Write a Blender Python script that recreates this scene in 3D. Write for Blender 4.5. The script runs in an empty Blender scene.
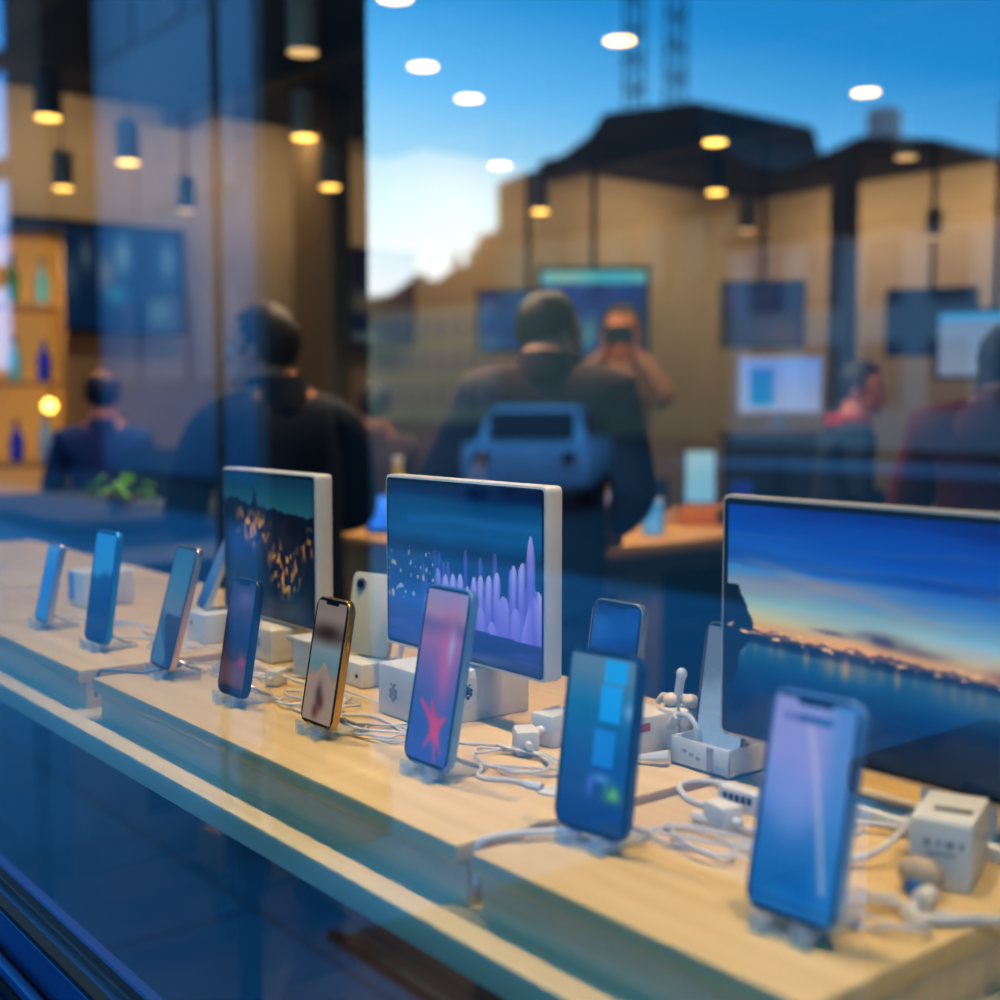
import bpy, bmesh, math, random
from mathutils import Vector, Matrix, Euler, noise
R = math.radians
PI = math.pi
random.seed(7)
scene = bpy.context.scene
C = scene.collection

# ------------------------------------------------------------------ materials
def srgb(r, g, b):
    f = lambda c: c / 12.92 if c <= .04045 else ((c + .055) / 1.055) ** 2.4
    return (f(r / 255), f(g / 255), f(b / 255), 1)

MATS = {}
def mat(name, col, rough=.5, metal=0., emit=None, es=0., var=.06, scale=12., coat=0., bump=0.):
    """Principled with a little procedural noise in its colour and roughness."""
    if name in MATS: return MATS[name]
    m = bpy.data.materials.new(name); m.use_nodes = True
    nt = m.node_tree; p = nt.nodes['Principled BSDF']
    c = srgb(*col)
    tc = nt.nodes.new('ShaderNodeTexCoord'); nz = nt.nodes.new('ShaderNodeTexNoise')
    nz.inputs['Scale'].default_value = scale; nz.inputs['Detail'].default_value = 4
    nt.links.new(tc.outputs['Object'], nz.inputs['Vector'])
    rp = nt.nodes.new('ShaderNodeValToRGB')
    rp.color_ramp.elements[0].position = .3; rp.color_ramp.elements[1].position = .7
    rp.color_ramp.elements[0].color = tuple(max(0, v * (1 - var)) for v in c[:3]) + (1,)
    rp.color_ramp.elements[1].color = tuple(min(1, v * (1 + var)) for v in c[:3]) + (1,)
    nt.links.new(nz.outputs['Fac'], rp.inputs['Fac']); nt.links.new(rp.outputs['Color'], p.inputs['Base Color'])
    p.inputs['Roughness'].default_value = rough; p.inputs['Metallic'].default_value = metal
    p.inputs['Coat Weight'].default_value = coat
    if emit:
        p.inputs['Emission Color'].default_value = srgb(*emit); p.inputs['Emission Strength'].default_value = es
    if bump:
        b = nt.nodes.new('ShaderNodeBump'); b.inputs['Strength'].default_value = bump
        nt.links.new(nz.outputs['Fac'], b.inputs['Height']); nt.links.new(b.outputs['Normal'], p.inputs['Normal'])
    MATS[name] = m
    return m

def wood_mat(name, a, b, rough=.4, axis=0, scale=3.):
    m = bpy.data.materials.new(name); m.use_nodes = True
    nt = m.node_tree; p = nt.nodes['Principled BSDF']
    tc = nt.nodes.new('ShaderNodeTexCoord'); mp = nt.nodes.new('ShaderNodeMapping')
    s = [18., 18., 18.]; s[axis] = 1.2
    mp.inputs['Scale'].default_value = s
    nz = nt.nodes.new('ShaderNodeTexNoise'); nz.inputs['Scale'].default_value = scale; nz.inputs['Detail'].default_value = 6
    rp = nt.nodes.new('ShaderNodeValToRGB')
    rp.color_ramp.elements[0].position = .3; rp.color_ramp.elements[1].position = .72
    rp.color_ramp.elements[0].color = srgb(*a); rp.color_ramp.elements[1].color = srgb(*b)
    nt.links.new(tc.outputs['Object'], mp.inputs['Vector']); nt.links.new(mp.outputs['Vector'], nz.inputs['Vector'])
    nt.links.new(nz.outputs['Fac'], rp.inputs['Fac']); nt.links.new(rp.outputs['Color'], p.inputs['Base Color'])
    p.inputs['Roughness'].default_value = rough
    return m

def tile_mat(name, a, b, grout, size=.6, rough=.35):
    m = bpy.data.materials.new(name); m.use_nodes = True
    nt = m.node_tree; p = nt.nodes['Principled BSDF']
    tc = nt.nodes.new('ShaderNodeTexCoord')
    br = nt.nodes.new('ShaderNodeTexBrick'); br.offset = 0.5
    br.inputs['Scale'].default_value = 1.; br.inputs['Brick Width'].default_value = size
    br.inputs['Row Height'].default_value = size; br.inputs['Mortar Size'].default_value = .012
    br.inputs['Color1'].default_value = srgb(*a); br.inputs['Color2'].default_value = srgb(*b); br.inputs['Mortar'].default_value = srgb(*grout)
    nt.links.new(tc.outputs['Object'], br.inputs['Vector'])
    nt.links.new(br.outputs['Color'], p.inputs['Base Color'])
    p.inputs['Roughness'].default_value = rough
    return m

def glass_mat():
    """Shop glazing: part mirror, part clear, more mirror at grazing angles (coated double pane)."""
    m = bpy.data.materials.new('shop_glass'); m.use_nodes = True
    nt = m.node_tree; nt.nodes.clear()
    out = nt.nodes.new('ShaderNodeOutputMaterial'); mx = nt.nodes.new('ShaderNodeMixShader')
    tr = nt.nodes.new('ShaderNodeBsdfTransparent'); gl = nt.nodes.new('ShaderNodeBsdfGlossy')
    tr.inputs['Color'].default_value = (.97, .98, 1, 1)
    gl.inputs['Roughness'].default_value = 0.0; gl.inputs['Color'].default_value = (.96, .98, 1, 1)
    lw = nt.nodes.new('ShaderNodeLayerWeight'); lw.inputs['Blend'].default_value = .5
    pw = nt.nodes.new('ShaderNodeMath'); pw.operation = 'POWER'; pw.inputs[1].default_value = 3.
    mr = nt.nodes.new('ShaderNodeMath'); mr.operation = 'MULTIPLY_ADD'; mr.use_clamp = True
    mr.inputs[1].default_value = .45; mr.inputs[2].default_value = GLASS_R0
    nt.links.new(lw.outputs['Facing'], pw.inputs[0]); nt.links.new(pw.outputs[0], mr.inputs[0]); nt.links.new(mr.outputs[0], mx.inputs['Fac'])
    nt.links.new(tr.outputs[0], mx.inputs[1]); nt.links.new(gl.outputs[0], mx.inputs[2]); nt.links.new(mx.outputs[0], out.inputs['Surface'])
    return m
GLASS_R0 = .31

def clear_mat(name, tint=(.9, .95, 1), fac=.35):
    """Clear acrylic as a mix of transparent and glossy."""
    m = bpy.data.materials.new(name); m.use_nodes = True
    nt = m.node_tree; nt.nodes.clear()
    out = nt.nodes.new('ShaderNodeOutputMaterial'); mx = nt.nodes.new('ShaderNodeMixShader')
    tr = nt.nodes.new('ShaderNodeBsdfTransparent'); gl = nt.nodes.new('ShaderNodeBsdfPrincipled')
    tr.inputs['Color'].default_value = (*tint, 1)
    nz = nt.nodes.new('ShaderNodeTexNoise'); nz.inputs['Scale'].default_value = 30
    rp = nt.nodes.new('ShaderNodeValToRGB'); rp.color_ramp.elements[0].color = (.55, .62, .68, 1); rp.color_ramp.elements[1].color = (.8, .85, .9, 1)
    nt.links.new(nz.outputs['Fac'], rp.inputs['Fac']); nt.links.new(rp.outputs['Color'], gl.inputs['Base Color'])
    gl.inputs['Roughness'].default_value = .12
    mx.inputs['Fac'].default_value = fac
    nt.links.new(tr.outputs[0], mx.inputs[1]); nt.links.new(gl.outputs[0], mx.inputs[2]); nt.links.new(mx.outputs[0], out.inputs['Surface'])
    return m

def screen_mat(name, es=1., rough=.08, spec=.5):
    """A lit display: the picture sits in a colour attribute, under a glossy cover."""
    m = bpy.data.materials.new(name); m.use_nodes = True
    nt = m.node_tree; p = nt.nodes['Principled BSDF']
    at = nt.nodes.new('ShaderNodeAttribute'); at.attribute_name = 'Col'
    p.inputs['Base Color'].default_value = (.006, .007, .01, 1)
    p.inputs['Roughness'].default_value = rough
    p.inputs['Specular IOR Level'].default_value = spec
    nt.links.new(at.outputs['Color'], p.inputs['Emission Color']); p.inputs['Emission Strength'].default_value = es
    return m

# ------------------------------------------------------------------ mesh builder
class MB:
    def __init__(s): s.bm = bmesh.new()
    def _xf(s, vs, loc, rot):
        M = Matrix.Translation(loc) @ Euler(rot).to_matrix().to_4x4()
        for v in vs: v.co = M @ v.co
    def box(s, c, d, rot=(0, 0, 0), bev=0., seg=2):
        r = bmesh.ops.create_cube(s.bm, size=1); vs = r['verts']
        for v in vs: v.co = Vector((v.co.x * d[0], v.co.y * d[1], v.co.z * d[2]))
        if bev:
            es = list({e for v in vs for e in v.link_edges})
            q = bmesh.ops.bevel(s.bm, geom=es, offset=bev, segments=seg, affect='EDGES', profile=.5)
            vs = list({v for f in q['faces'] for v in f.verts} | {v for v in vs if v.is_valid})
        s._xf(vs, c, rot); return s
    def cyl(s, c, r, h, rot=(0, 0, 0), n=24, r2=None, cap=True):
        q = bmesh.ops.create_cone(s.bm, cap_ends=cap, segments=n, radius1=r, radius2=r if r2 is None else r2, depth=h)
        s._xf(q['verts'], c, rot); return s
    def ell(s, c, r, rot=(0, 0, 0), n=20):
        q = bmesh.ops.create_uvsphere(s.bm, u_segments=n, v_segments=max(8, n // 2), radius=1)
        for v in q['verts']: v.co = Vector((v.co.x * r[0], v.co.y * r[1], v.co.z * r[2]))
        s._xf(q['verts'], c, rot); return s
    def lathe(s, prof, n=24, c=(0, 0, 0), rot=(0, 0, 0)):
        M = Matrix.Translation(c) @ Euler(rot).to_matrix().to_4x4()
        rings = []
        for r, z in prof:
            rings.append([s.bm.verts.new(M @ Vector((max(r, 1e-4) * math.cos(2 * PI * k / n), max(r, 1e-4) * math.sin(2 * PI * k / n), z))) for k in range(n)])
        for a, b in zip(rings, rings[1:]):
            for k in range(n): s.bm.faces.new((a[k], a[(k + 1) % n], b[(k + 1) % n], b[k]))
        s.bm.faces.new(rings[0][::-1]); s.bm.faces.new(rings[-1]); return s
    def prism(s, pts, y0, y1, bev=0.):
        """Outline in x-z, extruded along y."""
        a = [s.bm.verts.new((x, y0, z)) for x, z in pts]; b = [s.bm.verts.new((x, y1, z)) for x, z in pts]
        n = len(pts); fs = [s.bm.faces.new(a), s.bm.faces.new(b[::-1])]
        for k in range(n): fs.append(s.bm.faces.new((a[k], b[k], b[(k + 1) % n], a[(k + 1) % n])))
        if bev:
            es = [e for e in {e for f in fs[:2] for e in f.edges}]
            bmesh.ops.bevel(s.bm, geom=es, offset=bev, segments=2, affect='EDGES', profile=.5)
        return s
    def tube(s, pts, r, n=8, sub=6, taper=None):
        P = [Vector(p) for p in pts]
        if sub > 1 and len(P) > 2:
            Q = []
            for i in range(len(P) - 1):
                p0 = P[max(i - 1, 0)]; p1 = P[i]; p2 = P[i + 1]; p3 = P[min(i + 2, len(P) - 1)]
                for k in range(sub):
                    t = k / sub
                    Q.append(.5 * ((2 * p1) + (p2 - p0) * t + (2 * p0 - 5 * p1 + 4 * p2 - p3) * t * t + (3 * p1 - p0 - 3 * p2 + p3) * t ** 3))
            Q.append(P[-1]); P = Q
        rings = []; up = Vector((0, 0, 1)); side = None
        for i, p in enumerate(P):
            d = (P[min(i + 1, len(P) - 1)] - P[max(i - 1, 0)])
            if d.length < 1e-9: d = Vector((1, 0, 0))
            d.normalize()
            if side is None:
                side = d.cross(up)
                if side.length < 1e-3: side = d.cross(Vector((1, 0, 0)))
            side = (side - d * side.dot(d))
            if side.length < 1e-6: side = d.orthogonal()
            side.normalize(); w = d.cross(side)
            rr = r if taper is None else r + (taper - r) * i / max(1, len(P) - 1)
            rings.append([s.bm.verts.new(p + (side * math.cos(2 * PI * k / n) + w * math.sin(2 * PI * k / n)) * rr) for k in range(n)])
        for a, b in zip(rings, rings[1:]):
            for k in range(n): s.bm.faces.new((a[k], a[(k + 1) % n], b[(k + 1) % n], b[k]))
        s.bm.faces.new(rings[0][::-1]); s.bm.faces.new(rings[-1]); return s
    def build(s, name, m, parent=None, smooth=True, loc=(0, 0, 0), rot=(0, 0, 0)):
        bmesh.ops.recalc_face_normals(s.bm, faces=s.bm.faces[:])
        me = bpy.data.meshes.new(name); s.bm.to_mesh(me); s.bm.free()
        if smooth:
            for p in me.polygons: p.use_smooth = True
            try: me.set_sharp_from_angle(angle=R(35))
            except Exception: pass
        me.materials.append(m)
        o = bpy.data.objects.new(name, me); C.objects.link(o)
        o.location = loc; o.rotation_euler = rot
        if parent: o.parent = parent
        return o

def tag(o, label=None, cat=None, group=None, kind=None):
    if label: o['label'] = label
    if cat: o['category'] = cat
    if group: o['group'] = group
    if kind: o['kind'] = kind
    return o
def thing(name, label, cat, loc=(0, 0, 0), rz=0., group=None, rx=0.):
    o = bpy.data.objects.new(name, None); C.objects.link(o); o.empty_display_size = .05
    o.location = loc; o.rotation_euler = (rx, 0, rz)
    return tag(o, label, cat, group)
def structure(name, mb, m, **k): return tag(mb.build(name, m, **k), kind='structure')
def copy_tree(root, loc, label, rz=None):
    r = root.copy(); C.objects.link(r); r.location = loc; r['label'] = label
    if rz is not None: r.rotation_euler[2] = rz
    for ch in list(root.children):
        c = ch.copy(); C.objects.link(c); c.parent = r
        for g in ch.children:
            d = g.copy(); C.objects.link(d); d.parent = c
    return r

def rounded(w, h, r, n=6):
    """Rounded rectangle outline, x centred, z from 0 to h."""
    pts = []
    for cx, cz, a0 in ((w / 2 - r, r, -90), (w / 2 - r, h - r, 0), (-w / 2 + r, h - r, 90), (-w / 2 + r, r, 180)):
        for k in range(n + 1):
            a = R(a0 + 90 * k / n); pts.append((cx + r * math.cos(a), cz + r * math.sin(a)))
    return pts

def picture(name, w, h, nx, ny, paint, m, parent, y=0., z0=0., rad=0., sub=None):
    """A screen: a dense grid in x-z facing -y whose colour attribute is painted by paint(u, v) (v = 0 at the top) in sRGB."""
    zs = [j / ny for j in range(ny + 1)]
    if rad:
        k = rad / h; zs = sorted(set([i / 8 * k for i in range(9)] + [1 - i / 8 * k for i in range(9)] + [q for q in zs if k < q < 1 - k]))
    verts, cols, faces = [], [], []
    for t in zs:
        z = t * h; hw = w / 2
        if rad:
            d = rad - min(z, h - z)
            if d > 0: hw = w / 2 - rad + math.sqrt(max(0, rad * rad - d * d))
        for i in range(nx + 1):
            x = (-1 + 2 * i / nx) * hw
            verts.append((x, y, z0 + z)); cols.append(srgb(*[min(255, max(0, c)) for c in paint((x + w / 2) / w, 1 - t)]))
    for j in range(len(zs) - 1):
        for i in range(nx):
            a = j * (nx + 1) + i; faces.append((a, a + 1, a + nx + 2, a + nx + 1))
    me = bpy.data.meshes.new(name); me.from_pydata(verts, [], faces)
    at = me.color_attributes.new('Col', 'FLOAT_COLOR', 'POINT')
    for i, c in enumerate(cols): at.data[i].color = c
    me.materials.append(m)
    o = bpy.data.objects.new(name, me); C.objects.link(o)
    if parent: o.parent = parent
    return o

def nz(x, y, s=1., seed=0.): return noise.noise(Vector((x * s + seed, y * s - seed * .7, seed * 1.3)))
def fbm(x, y, s=1., seed=0.): return nz(x, y, s, seed) * .6 + nz(x, y, s * 2.1, seed + 3) * .3 + nz(x, y, s * 4.3, seed + 7) * .15
def mixc(a, b, t):
    t = min(1, max(0, t)); return tuple(p + (q - p) * t for p, q in zip(a, b))
def ramp(stops, t):
    if t <= stops[0][0]: return stops[0][1]
    for (a, ca), (b, cb) in zip(stops, stops[1:]):
        if t <= b: return mixc(ca, cb, (t - a) / (b - a))
    return stops[-1][1]
def blob(u, v, cu, cv, ru, rv): return math.exp(-(((u - cu) / ru) ** 2 + ((v - cv) / rv) ** 2))

# ------------------------------------------------------------------ common materials
white_plastic = mat('white_plastic', (222, 220, 214), .35)
warm_white = mat('warm_white_plastic', (214, 205, 186), .4)
cable_white = mat('cable_white', (205, 205, 205), .45)
black = mat('black_plastic', (12, 12, 14), .3)
dark_metal = mat('dark_metal', (38, 40, 44), .35, .8)
steel = mat('brushed_steel', (180, 182, 188), .28, .9)
gold = mat('gold_metal', (214, 176, 112), .25, .9)
oak_top = wood_mat('pale_oak_top', (212, 182, 132), (228, 200, 152), .38)
oak_riser = wood_mat('pale_oak_riser', (196, 178, 146), (212, 196, 166), .5)
beige_wall = mat('beige_wall_paint', (198, 178, 146), .8, var=.05, scale=2.)
screen_bright = screen_mat('display_screen', 1.0)
acrylic = clear_mat('clear_acrylic', fac=.2)
GLASS = glass_mat()

GY = .42      # plane of the shop window
# ------------------------------------------------------------------ setting: room
structure('floor', MB().box((-3, 5.2, -.05), (14, 9.8, .1)), tile_mat('dark_floor_tile', (46, 36, 34), (58, 46, 42), (26, 22, 22), .9, .3))
structure('wall_left', MB().box((-8.1, 5.2, 1.7), (.2, 9.8, 3.6)), beige_wall)
structure('wall_back', MB().box((-3, 9.6, 1.7), (14, .2, 3.6)), beige_wall)
structure('wall_right', MB().box((4.1, 5.2, 1.7), (.2, 9.8, 3.6)), beige_wall)
ceil_m = mat('dark_ceiling_paint', (30, 27, 27), .85)
structure('ceiling', MB().box((-3, 5.2, 3.45), (14, 9.8, .1)), ceil_m)
for i, y in enumerate((2.0, 3.6, 5.2, 6.8)):
    structure('trim_%d' % (i + 1), MB().box((-3, y, 3.34), (14, .16, .12)), mat('ceiling_duct', (44, 40, 40), .6))
structure('baseboard_left', MB().box((-7.985, 5.2, .06), (.03, 9.6, .12)), mat('skirting', (70, 56, 44), .5))
structure('baseboard_back', MB().box((-3, 9.485, .06), (13.9, .03, .12)), MATS['skirting'])
structure('column_shop', MB().box((-4.85, 6.62, 1.7), (.14, .12, 3.4), bev=.01), mat('dark_column', (150, 132, 120), .6))
structure('column_corner', MB().box((-7.2, 4.25, 1.7), (.5, .14, 3.4), bev=.01), mat('warm_column', (150, 128, 96), .7))

# shop window: pane and frame
win = bpy.data.objects.new('window_1', None); C.objects.link(win); tag(win, kind='structure')
frame_m = mat('navy_frame_metal', (32, 78, 124), .3, .5)
seal_m = mat('black_window_seal', (8, 10, 14), .6)
gb = MB(); gv = [gb.bm.verts.new(p) for p in ((-10, GY, .88), (4, GY, .88), (4, GY, 3.32), (-10, GY, 3.32))]; gb.bm.faces.new(gv)
gb.build('glass_pane', GLASS, win, smooth=False)
MB().box((-3, GY + .005, .875), (14, .05, .045), bev=.004).box((-3, GY - .03, .853), (14, .012, .012), bev=.002).build('bottom_rail', frame_m, win)
MB().box((-3, GY - .012, .899), (14, .012, .008)).box((-3, GY + .02, .905), (14, .01, .012)).box((-3, GY - .034, .838), (14, .006, .01)).build('glazing_seal', seal_m, win)
MB().box((-3, GY - .045, .79), (14, .03, .08), bev=.004).build('frame_face', mat('deep_navy_metal', (14, 40, 84), .35, .4), win)
MB().box((-3, GY - .10, .735), (14, .12, .03), bev=.004).build('outer_sill', mat('blue_painted_sill', (34, 96, 168), .4), win)  # blue of the sky light is put into the sill colour
MB().box((-3, GY, 3.35), (14, .08, .1)).box((-9.95, GY, 2.05), (.1, .08, 2.6)).box((3.95, GY, 2.05), (.1, .08, 2.6)).build('outer_frame', frame_m, win)
structure('wall_front', MB().box((-3, GY + .02, .36), (14, .14, .72)), mat('front_wall_render', (60, 66, 76), .7))

# ------------------------------------------------------------------ display counter in the window
TZ = 1.12
t = thing('counter', 'long pale wooden window counter on black legs under the display plinths', 'counter', (-1.6, .78, 0))
MB().box((0, -.015, 1.0575), (4.4, .50, .025), bev=.002).build('counter_board', oak_riser, t)
for x in (-2.1, -1.3, -.27, .95, 2.1):
    MB().box((x, .17, .522), (.03, .03, 1.045), bev=.002).build('leg', black, t)
plinths = [(-3.08, -2.30, 'pale oak display plinth at the far left end of the counter'),
           (-2.29, -1.522, 'pale oak display plinth under the two farthest phones'),
           (-1.475, -.735, 'pale oak display plinth under the two smaller white monitors'),
           (-.718, -.412, 'short pale oak display plinth at the near end, under the white box')]
for x0, x1, lab in plinths:
    t = thing('display_plinth', lab, 'plinth', ((x0 + x1) / 2, .77, 1.07), 0, 'oak plinths on the counter')
    MB().box((0, .002, .042), (x1 - x0, .455, .016), bev=.002).build('top_panel', oak_top, t)
    MB().box((0, .005, .017), (x1 - x0 - .002, .44, .034)).build('riser', oak_riser, t)

# ------------------------------------------------------------------ phones
def bezel(fn, w=.035, asp=2.0, notch=False, edge=(6, 7, 12)):
    def f(u, v):
        if u < w or u > 1 - w or v < w / asp * 1.1 or v > 1 - w / asp * 1.1: return edge
        if notch and abs(u - .5) < .2 and v < .045: return edge
        return fn(u, v)
    return f

def p_blue(u, v):
    c = ramp([(0, (40, 140, 200)), (.4, (20, 120, 195)), (1, (30, 130, 190))], v)
    return mixc(c, (120, 190, 225), .4 * max(0, fbm(u, v, 3, 2)))
def p_split(u, v):
    c = ramp([(0, (40, 150, 215)), (.36, (60, 150, 200)), (.44, (24, 70, 120)), (1, (12, 48, 92))], v + .05 * nz(u, v, 4, 1))
    return c
def p_wave(u, v):
    c = ramp([(0, (30, 110, 135)), (.3, (70, 130, 150)), (.52, (96, 128, 140)), (.62, (50, 100, 125)), (1, (30, 90, 125))], v + .03 * fbm(u, v, 4, 4))
    edge = .50 + .42 * u ** .7 + .06
    if v > edge + .02 - .0: c = mixc(c, (120, 150, 165), .55) if u < .62 and v > .62 + .5 * (u - .1) else c
    if v > .56 and u > .25 + 1.6 * max(0, v - .62): c = mixc(c, (8, 34, 66), .8)
    return c
def p_desert(u, v):
    c = ramp([(0, (58, 52, 82)), (.25, (82, 70, 100)), (.5, (40, 36, 62)), (.64, (70, 45, 50)), (.72, (112, 66, 52)), (.9, (120, 74, 56)), (1, (60, 40, 42))], v + .05 * fbm(u, v, 5, 9))
    c = mixc(c, (130, 120, 150), .6 * blob(u, v, .65, .16, .3, .08))
    c = mixc(c, (200, 60, 70), .8 * blob(u, v, .78, .70, .16, .05))
    c = mixc(c, (30, 18, 26), .7 * blob(u, v, .4, .69, .2, .03))
    return mixc(c, (20, 14, 20), .8 * blob(u, v, .5, .96, .5, .03))
def p_cloud(u, v):
    c = ramp([(0, (150, 140, 130)), (.14, (165, 150, 138)), (.3, (125, 110, 105)), (.4, (150, 170, 175)), (.52, (120, 160, 170)), (.62, (165, 158, 148)), (1, (176, 156, 138))], v)
    c = mixc(c, (58, 40, 38), .9 * blob(u, v, .5 + .1 * nz(v, u, 5), .27, .42, .06) )
    ridge = .60 + .06 * math.sin(u * 9) - .05 * nz(u, 0, 6, 2)
    if v > ridge: c = mixc(c, (196, 168, 148), .55)
    if abs(v - ridge) < .012: c = (206, 160, 130)
    for cu, cv, r in ((.55, .82, .07), (.42, .9, .06)): c = mixc(c, (130, 70, 66), blob(u, v, cu, cv, r * 1.6, r * .9))
    c = mixc(c, (70, 66, 84), .8 * blob(u, v, .47, .76, .10, .09))
    return c
def p_splash(u, v):
    c = ramp([(0, (150, 140, 178)), (.15, (172, 130, 150)), (.22, (120, 90, 130)), (.3, (160, 105, 150)), (.55, (96, 92, 150)), (.7, (60, 92, 156)), (1, (66, 80, 150))], v + .04 * fbm(u, v, 4, 6))  # the pink-purple is a reflection painted into the screen colours
    c = mixc(c, (205, 90, 140), .75 * blob(u, v, .66 + .1 * (v - .5), .42, .18, .26))
    c = mixc(c, (176, 206, 220), .55 * blob(u, v, .74, .32, .08, .1))
    for a, L in ((-2.6, .45), (-2.1, .28), (.9, .3), (1.35, .34), (2.3, .3), (-.5, .22)):
        dx, dy = math.cos(a), math.sin(a) * .55
        px, py = u - .62, (v - .78)
        s_ = max(0, min(1, (px * dx + py * dy) / (dx * dx + dy * dy) / L)); ex = px - dx * L * s_; ey = py - dy * L * s_
        d = math.hypot(ex, ey * 2); c = mixc(c, (208, 64, 110), .9 * math.exp(-(d / (.075 * (1 - .7 * s_) + .01)) ** 2))
    return mixc(c, (70, 100, 170), .3 * (v > .86))
def p_ocean(u, v):
    c = ramp([(0, (92, 118, 128)), (.14, (80, 110, 120)), (.28, (24, 100, 130)), (.6, (14, 70, 120)), (1, (14, 44, 96))], v + .06 * fbm(u, v, 5, 3))
    c = mixc(c, (20, 150, 210), .9 if (.53 < u < .86 and .03 < v < .155) else 0)  # these cyan blocks are reflections painted into the screen picture
    c = mixc(c, (22, 150, 215), .85 if (.50 < u < .80 and .17 < v < .38) else 0)
    c = mixc(c, (24, 130, 200), .75 if (.47 < u < .77 and .42 < v < .62) else 0)
    c = mixc(c, (130, 160, 190), .8 * blob(u, v, .93, .3, .08, .05))
    c = mixc(c, (106, 176, 60), .95 * blob(u + .05 * nz(u, v, 14), v + .02 * nz(u, v, 18, 3), .80, .76, .11, .045))
    c = mixc(c, (90, 140, 180), .8 * blob(u, v, .62, .69, .13, .03))
    c = mixc(c, (90, 100, 190), .7 * blob(u, v, .47, .74, .05, .06))
    return mixc(c, (60, 50, 50), .6 * blob(u, v, .85, .95, .16, .04))
def p_frost(u, v):
    c = ramp([(0, (96, 158, 206)), (.06, (150, 150, 200)), (.3, (150, 150, 205)), (.5, (112, 140, 196)), (.66, (50, 110, 168)), (.85, (14, 92, 156)), (1, (30, 120, 190))], v + .06 * fbm(u, v, 3, 5) - .05 * (u - .5))
    c = mixc(c, (150, 158, 220), .5 * blob(u, v, .38, .5, .3, .16))
    c = mixc(c, (60, 130, 185), .55 * max(0, min(1, (u - .62) / .2)))
    s_ = .44 + .40 * ((v - .1) / .75) ** .8 if v > .1 else 9
    if v < .85: c = mixc(c, (196, 188, 204), .75 * math.exp(-((u - s_) / .032) ** 2))
    if .09 < v < .13 and .34 < u < .72: c = mixc(c, (20, 90, 140), .85)
    if .085 < v < .12 and .15 < u < .5: c = mixc(c, (84, 84, 150), .5)
    return c

phone_specs = [  # x, y, yaw, tilt, W, H, frame material, frame colour name, picture, label
    (-1.845, .609, -1, 12.7, .056, .118, steel, p_blue, 1.0, 'small phone with a plain bright blue screen, farthest left in the row'),
    (-1.636, .612, 4.5, 8.6, .066, .151, mat('blue_metal', (60, 150, 210), .3, .6), p_split, .9, 'phone with screen bright blue above and navy below, second from the left'),
    (-1.428, .613, -3, 15.2, .069, .152, gold, p_wave, .8, 'gold edged phone showing a teal picture with a dark wave, left of smallest monitor'),
    (-1.243, .615, 1.5, 9.5, .0605, .1290, dark_metal, p_desert, .75, 'black phone with a dark purple and red desert picture, before the smallest monitor'),
    (-1.070, .622, 1.0, 10.6, .0605, .128, gold, p_cloud, .8, 'gold edged phone with a grey and beige cloud picture'),
    (-.889, .627, 0, 10.5, .068, .160, mat('pale_blue_metal', (130, 168, 205), .3, .6), p_splash, .95, 'tall phone with a pink and blue screen with a red splash'),
    (-.669, .621, 6.5, 7.9, .070, .137, mat('dark_blue_metal', (46, 74, 110), .25, .7), p_ocean, 1.25, 'phone with a deep teal and cyan screen and green leaf'),
    (-.476, .611, 3, 11.6, .067, .141, mat('ice_blue_metal', (150, 182, 215), .25, .6), p_frost, 1.0, 'nearest phone with a pale lavender to blue screen')]

def phone(loc, yaw, tilt, W, H, frame, paint, es, label, group='phones in the front row', back=False, notch=True):
    T = .0078
    root = thing('phone', label, 'phone', loc, R(yaw), group, rx=-R(tilt))
    body = MB().prism(rounded(W, H, W * .155, 7), 0, T, bev=.0018)
    body.build('body', frame, root)
    sm = screen_mat('phone_display', es, .06, .6)
    scr = picture('screen', W - .003, H - .003, 44, 84, bezel(paint, .04, H / W, notch), sm, root, y=-.0005, z0=.0015, rad=W * .14)
    MB().box((W / 2 + .0004, T / 2, H * .68), (.0012, .003, H * .11), bev=.0004).build('side_button', frame, root)
    cm = MB()
    cm.box((-W * .27, T + .0008, H * .87), (W * .22, .002, H * .16), bev=.0008)
    cam = cm.build('camera_bump', black, root)
    return root

for i, (x, y, yaw, tilt, W, H, fm, paint, es, lab) in enumerate(phone_specs):
    x -= .001; y -= .003
    phone((x, y, TZ + .0105), yaw, tilt, W, H, fm, paint, es, lab, notch=i in (3, 4, 7))
    where = ['leftmost small blue phone', 'half blue half navy phone', 'teal wave phone', 'dark desert phone', 'beige cloud phone', 'pink and red splash phone', 'cyan and green phone', 'nearest lavender phone'][i]
    s = thing('phone_stand', 'clear plastic stand holding up the %s' % where, 'phone stand', (x, y, TZ), R(yaw), 'clear phone stands')
    MB().box((0, .022, .0025), (W * .62, .062, .004), bev=.001).build('base_plate', acrylic, s)
    for sx in (-1, 1):
        MB().box((sx * W * .24, -.0095, .008), (W * .2, .003, .014), bev=.0008).box((sx * W * .24, -.001, .0072), (W * .2, .016, .004), bev=.0008).build('front_lip', acrylic, s)
    bt = R(tilt)
    MB().box((0, .013 + .5 * H * .5 * math.sin(bt), .008 + H * .25), (W * .5, .0028, H * .5), rot=(-bt, 0, 0), bev=.0008).build('back_rest', acrylic, s)
    MB().tube([(W * .3, .045, .006), (W * .33, .03, .012), (W * .2, .018, .02), (W * .05, .012, .012)], .0016).build('security_lead', steel, s)

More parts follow.
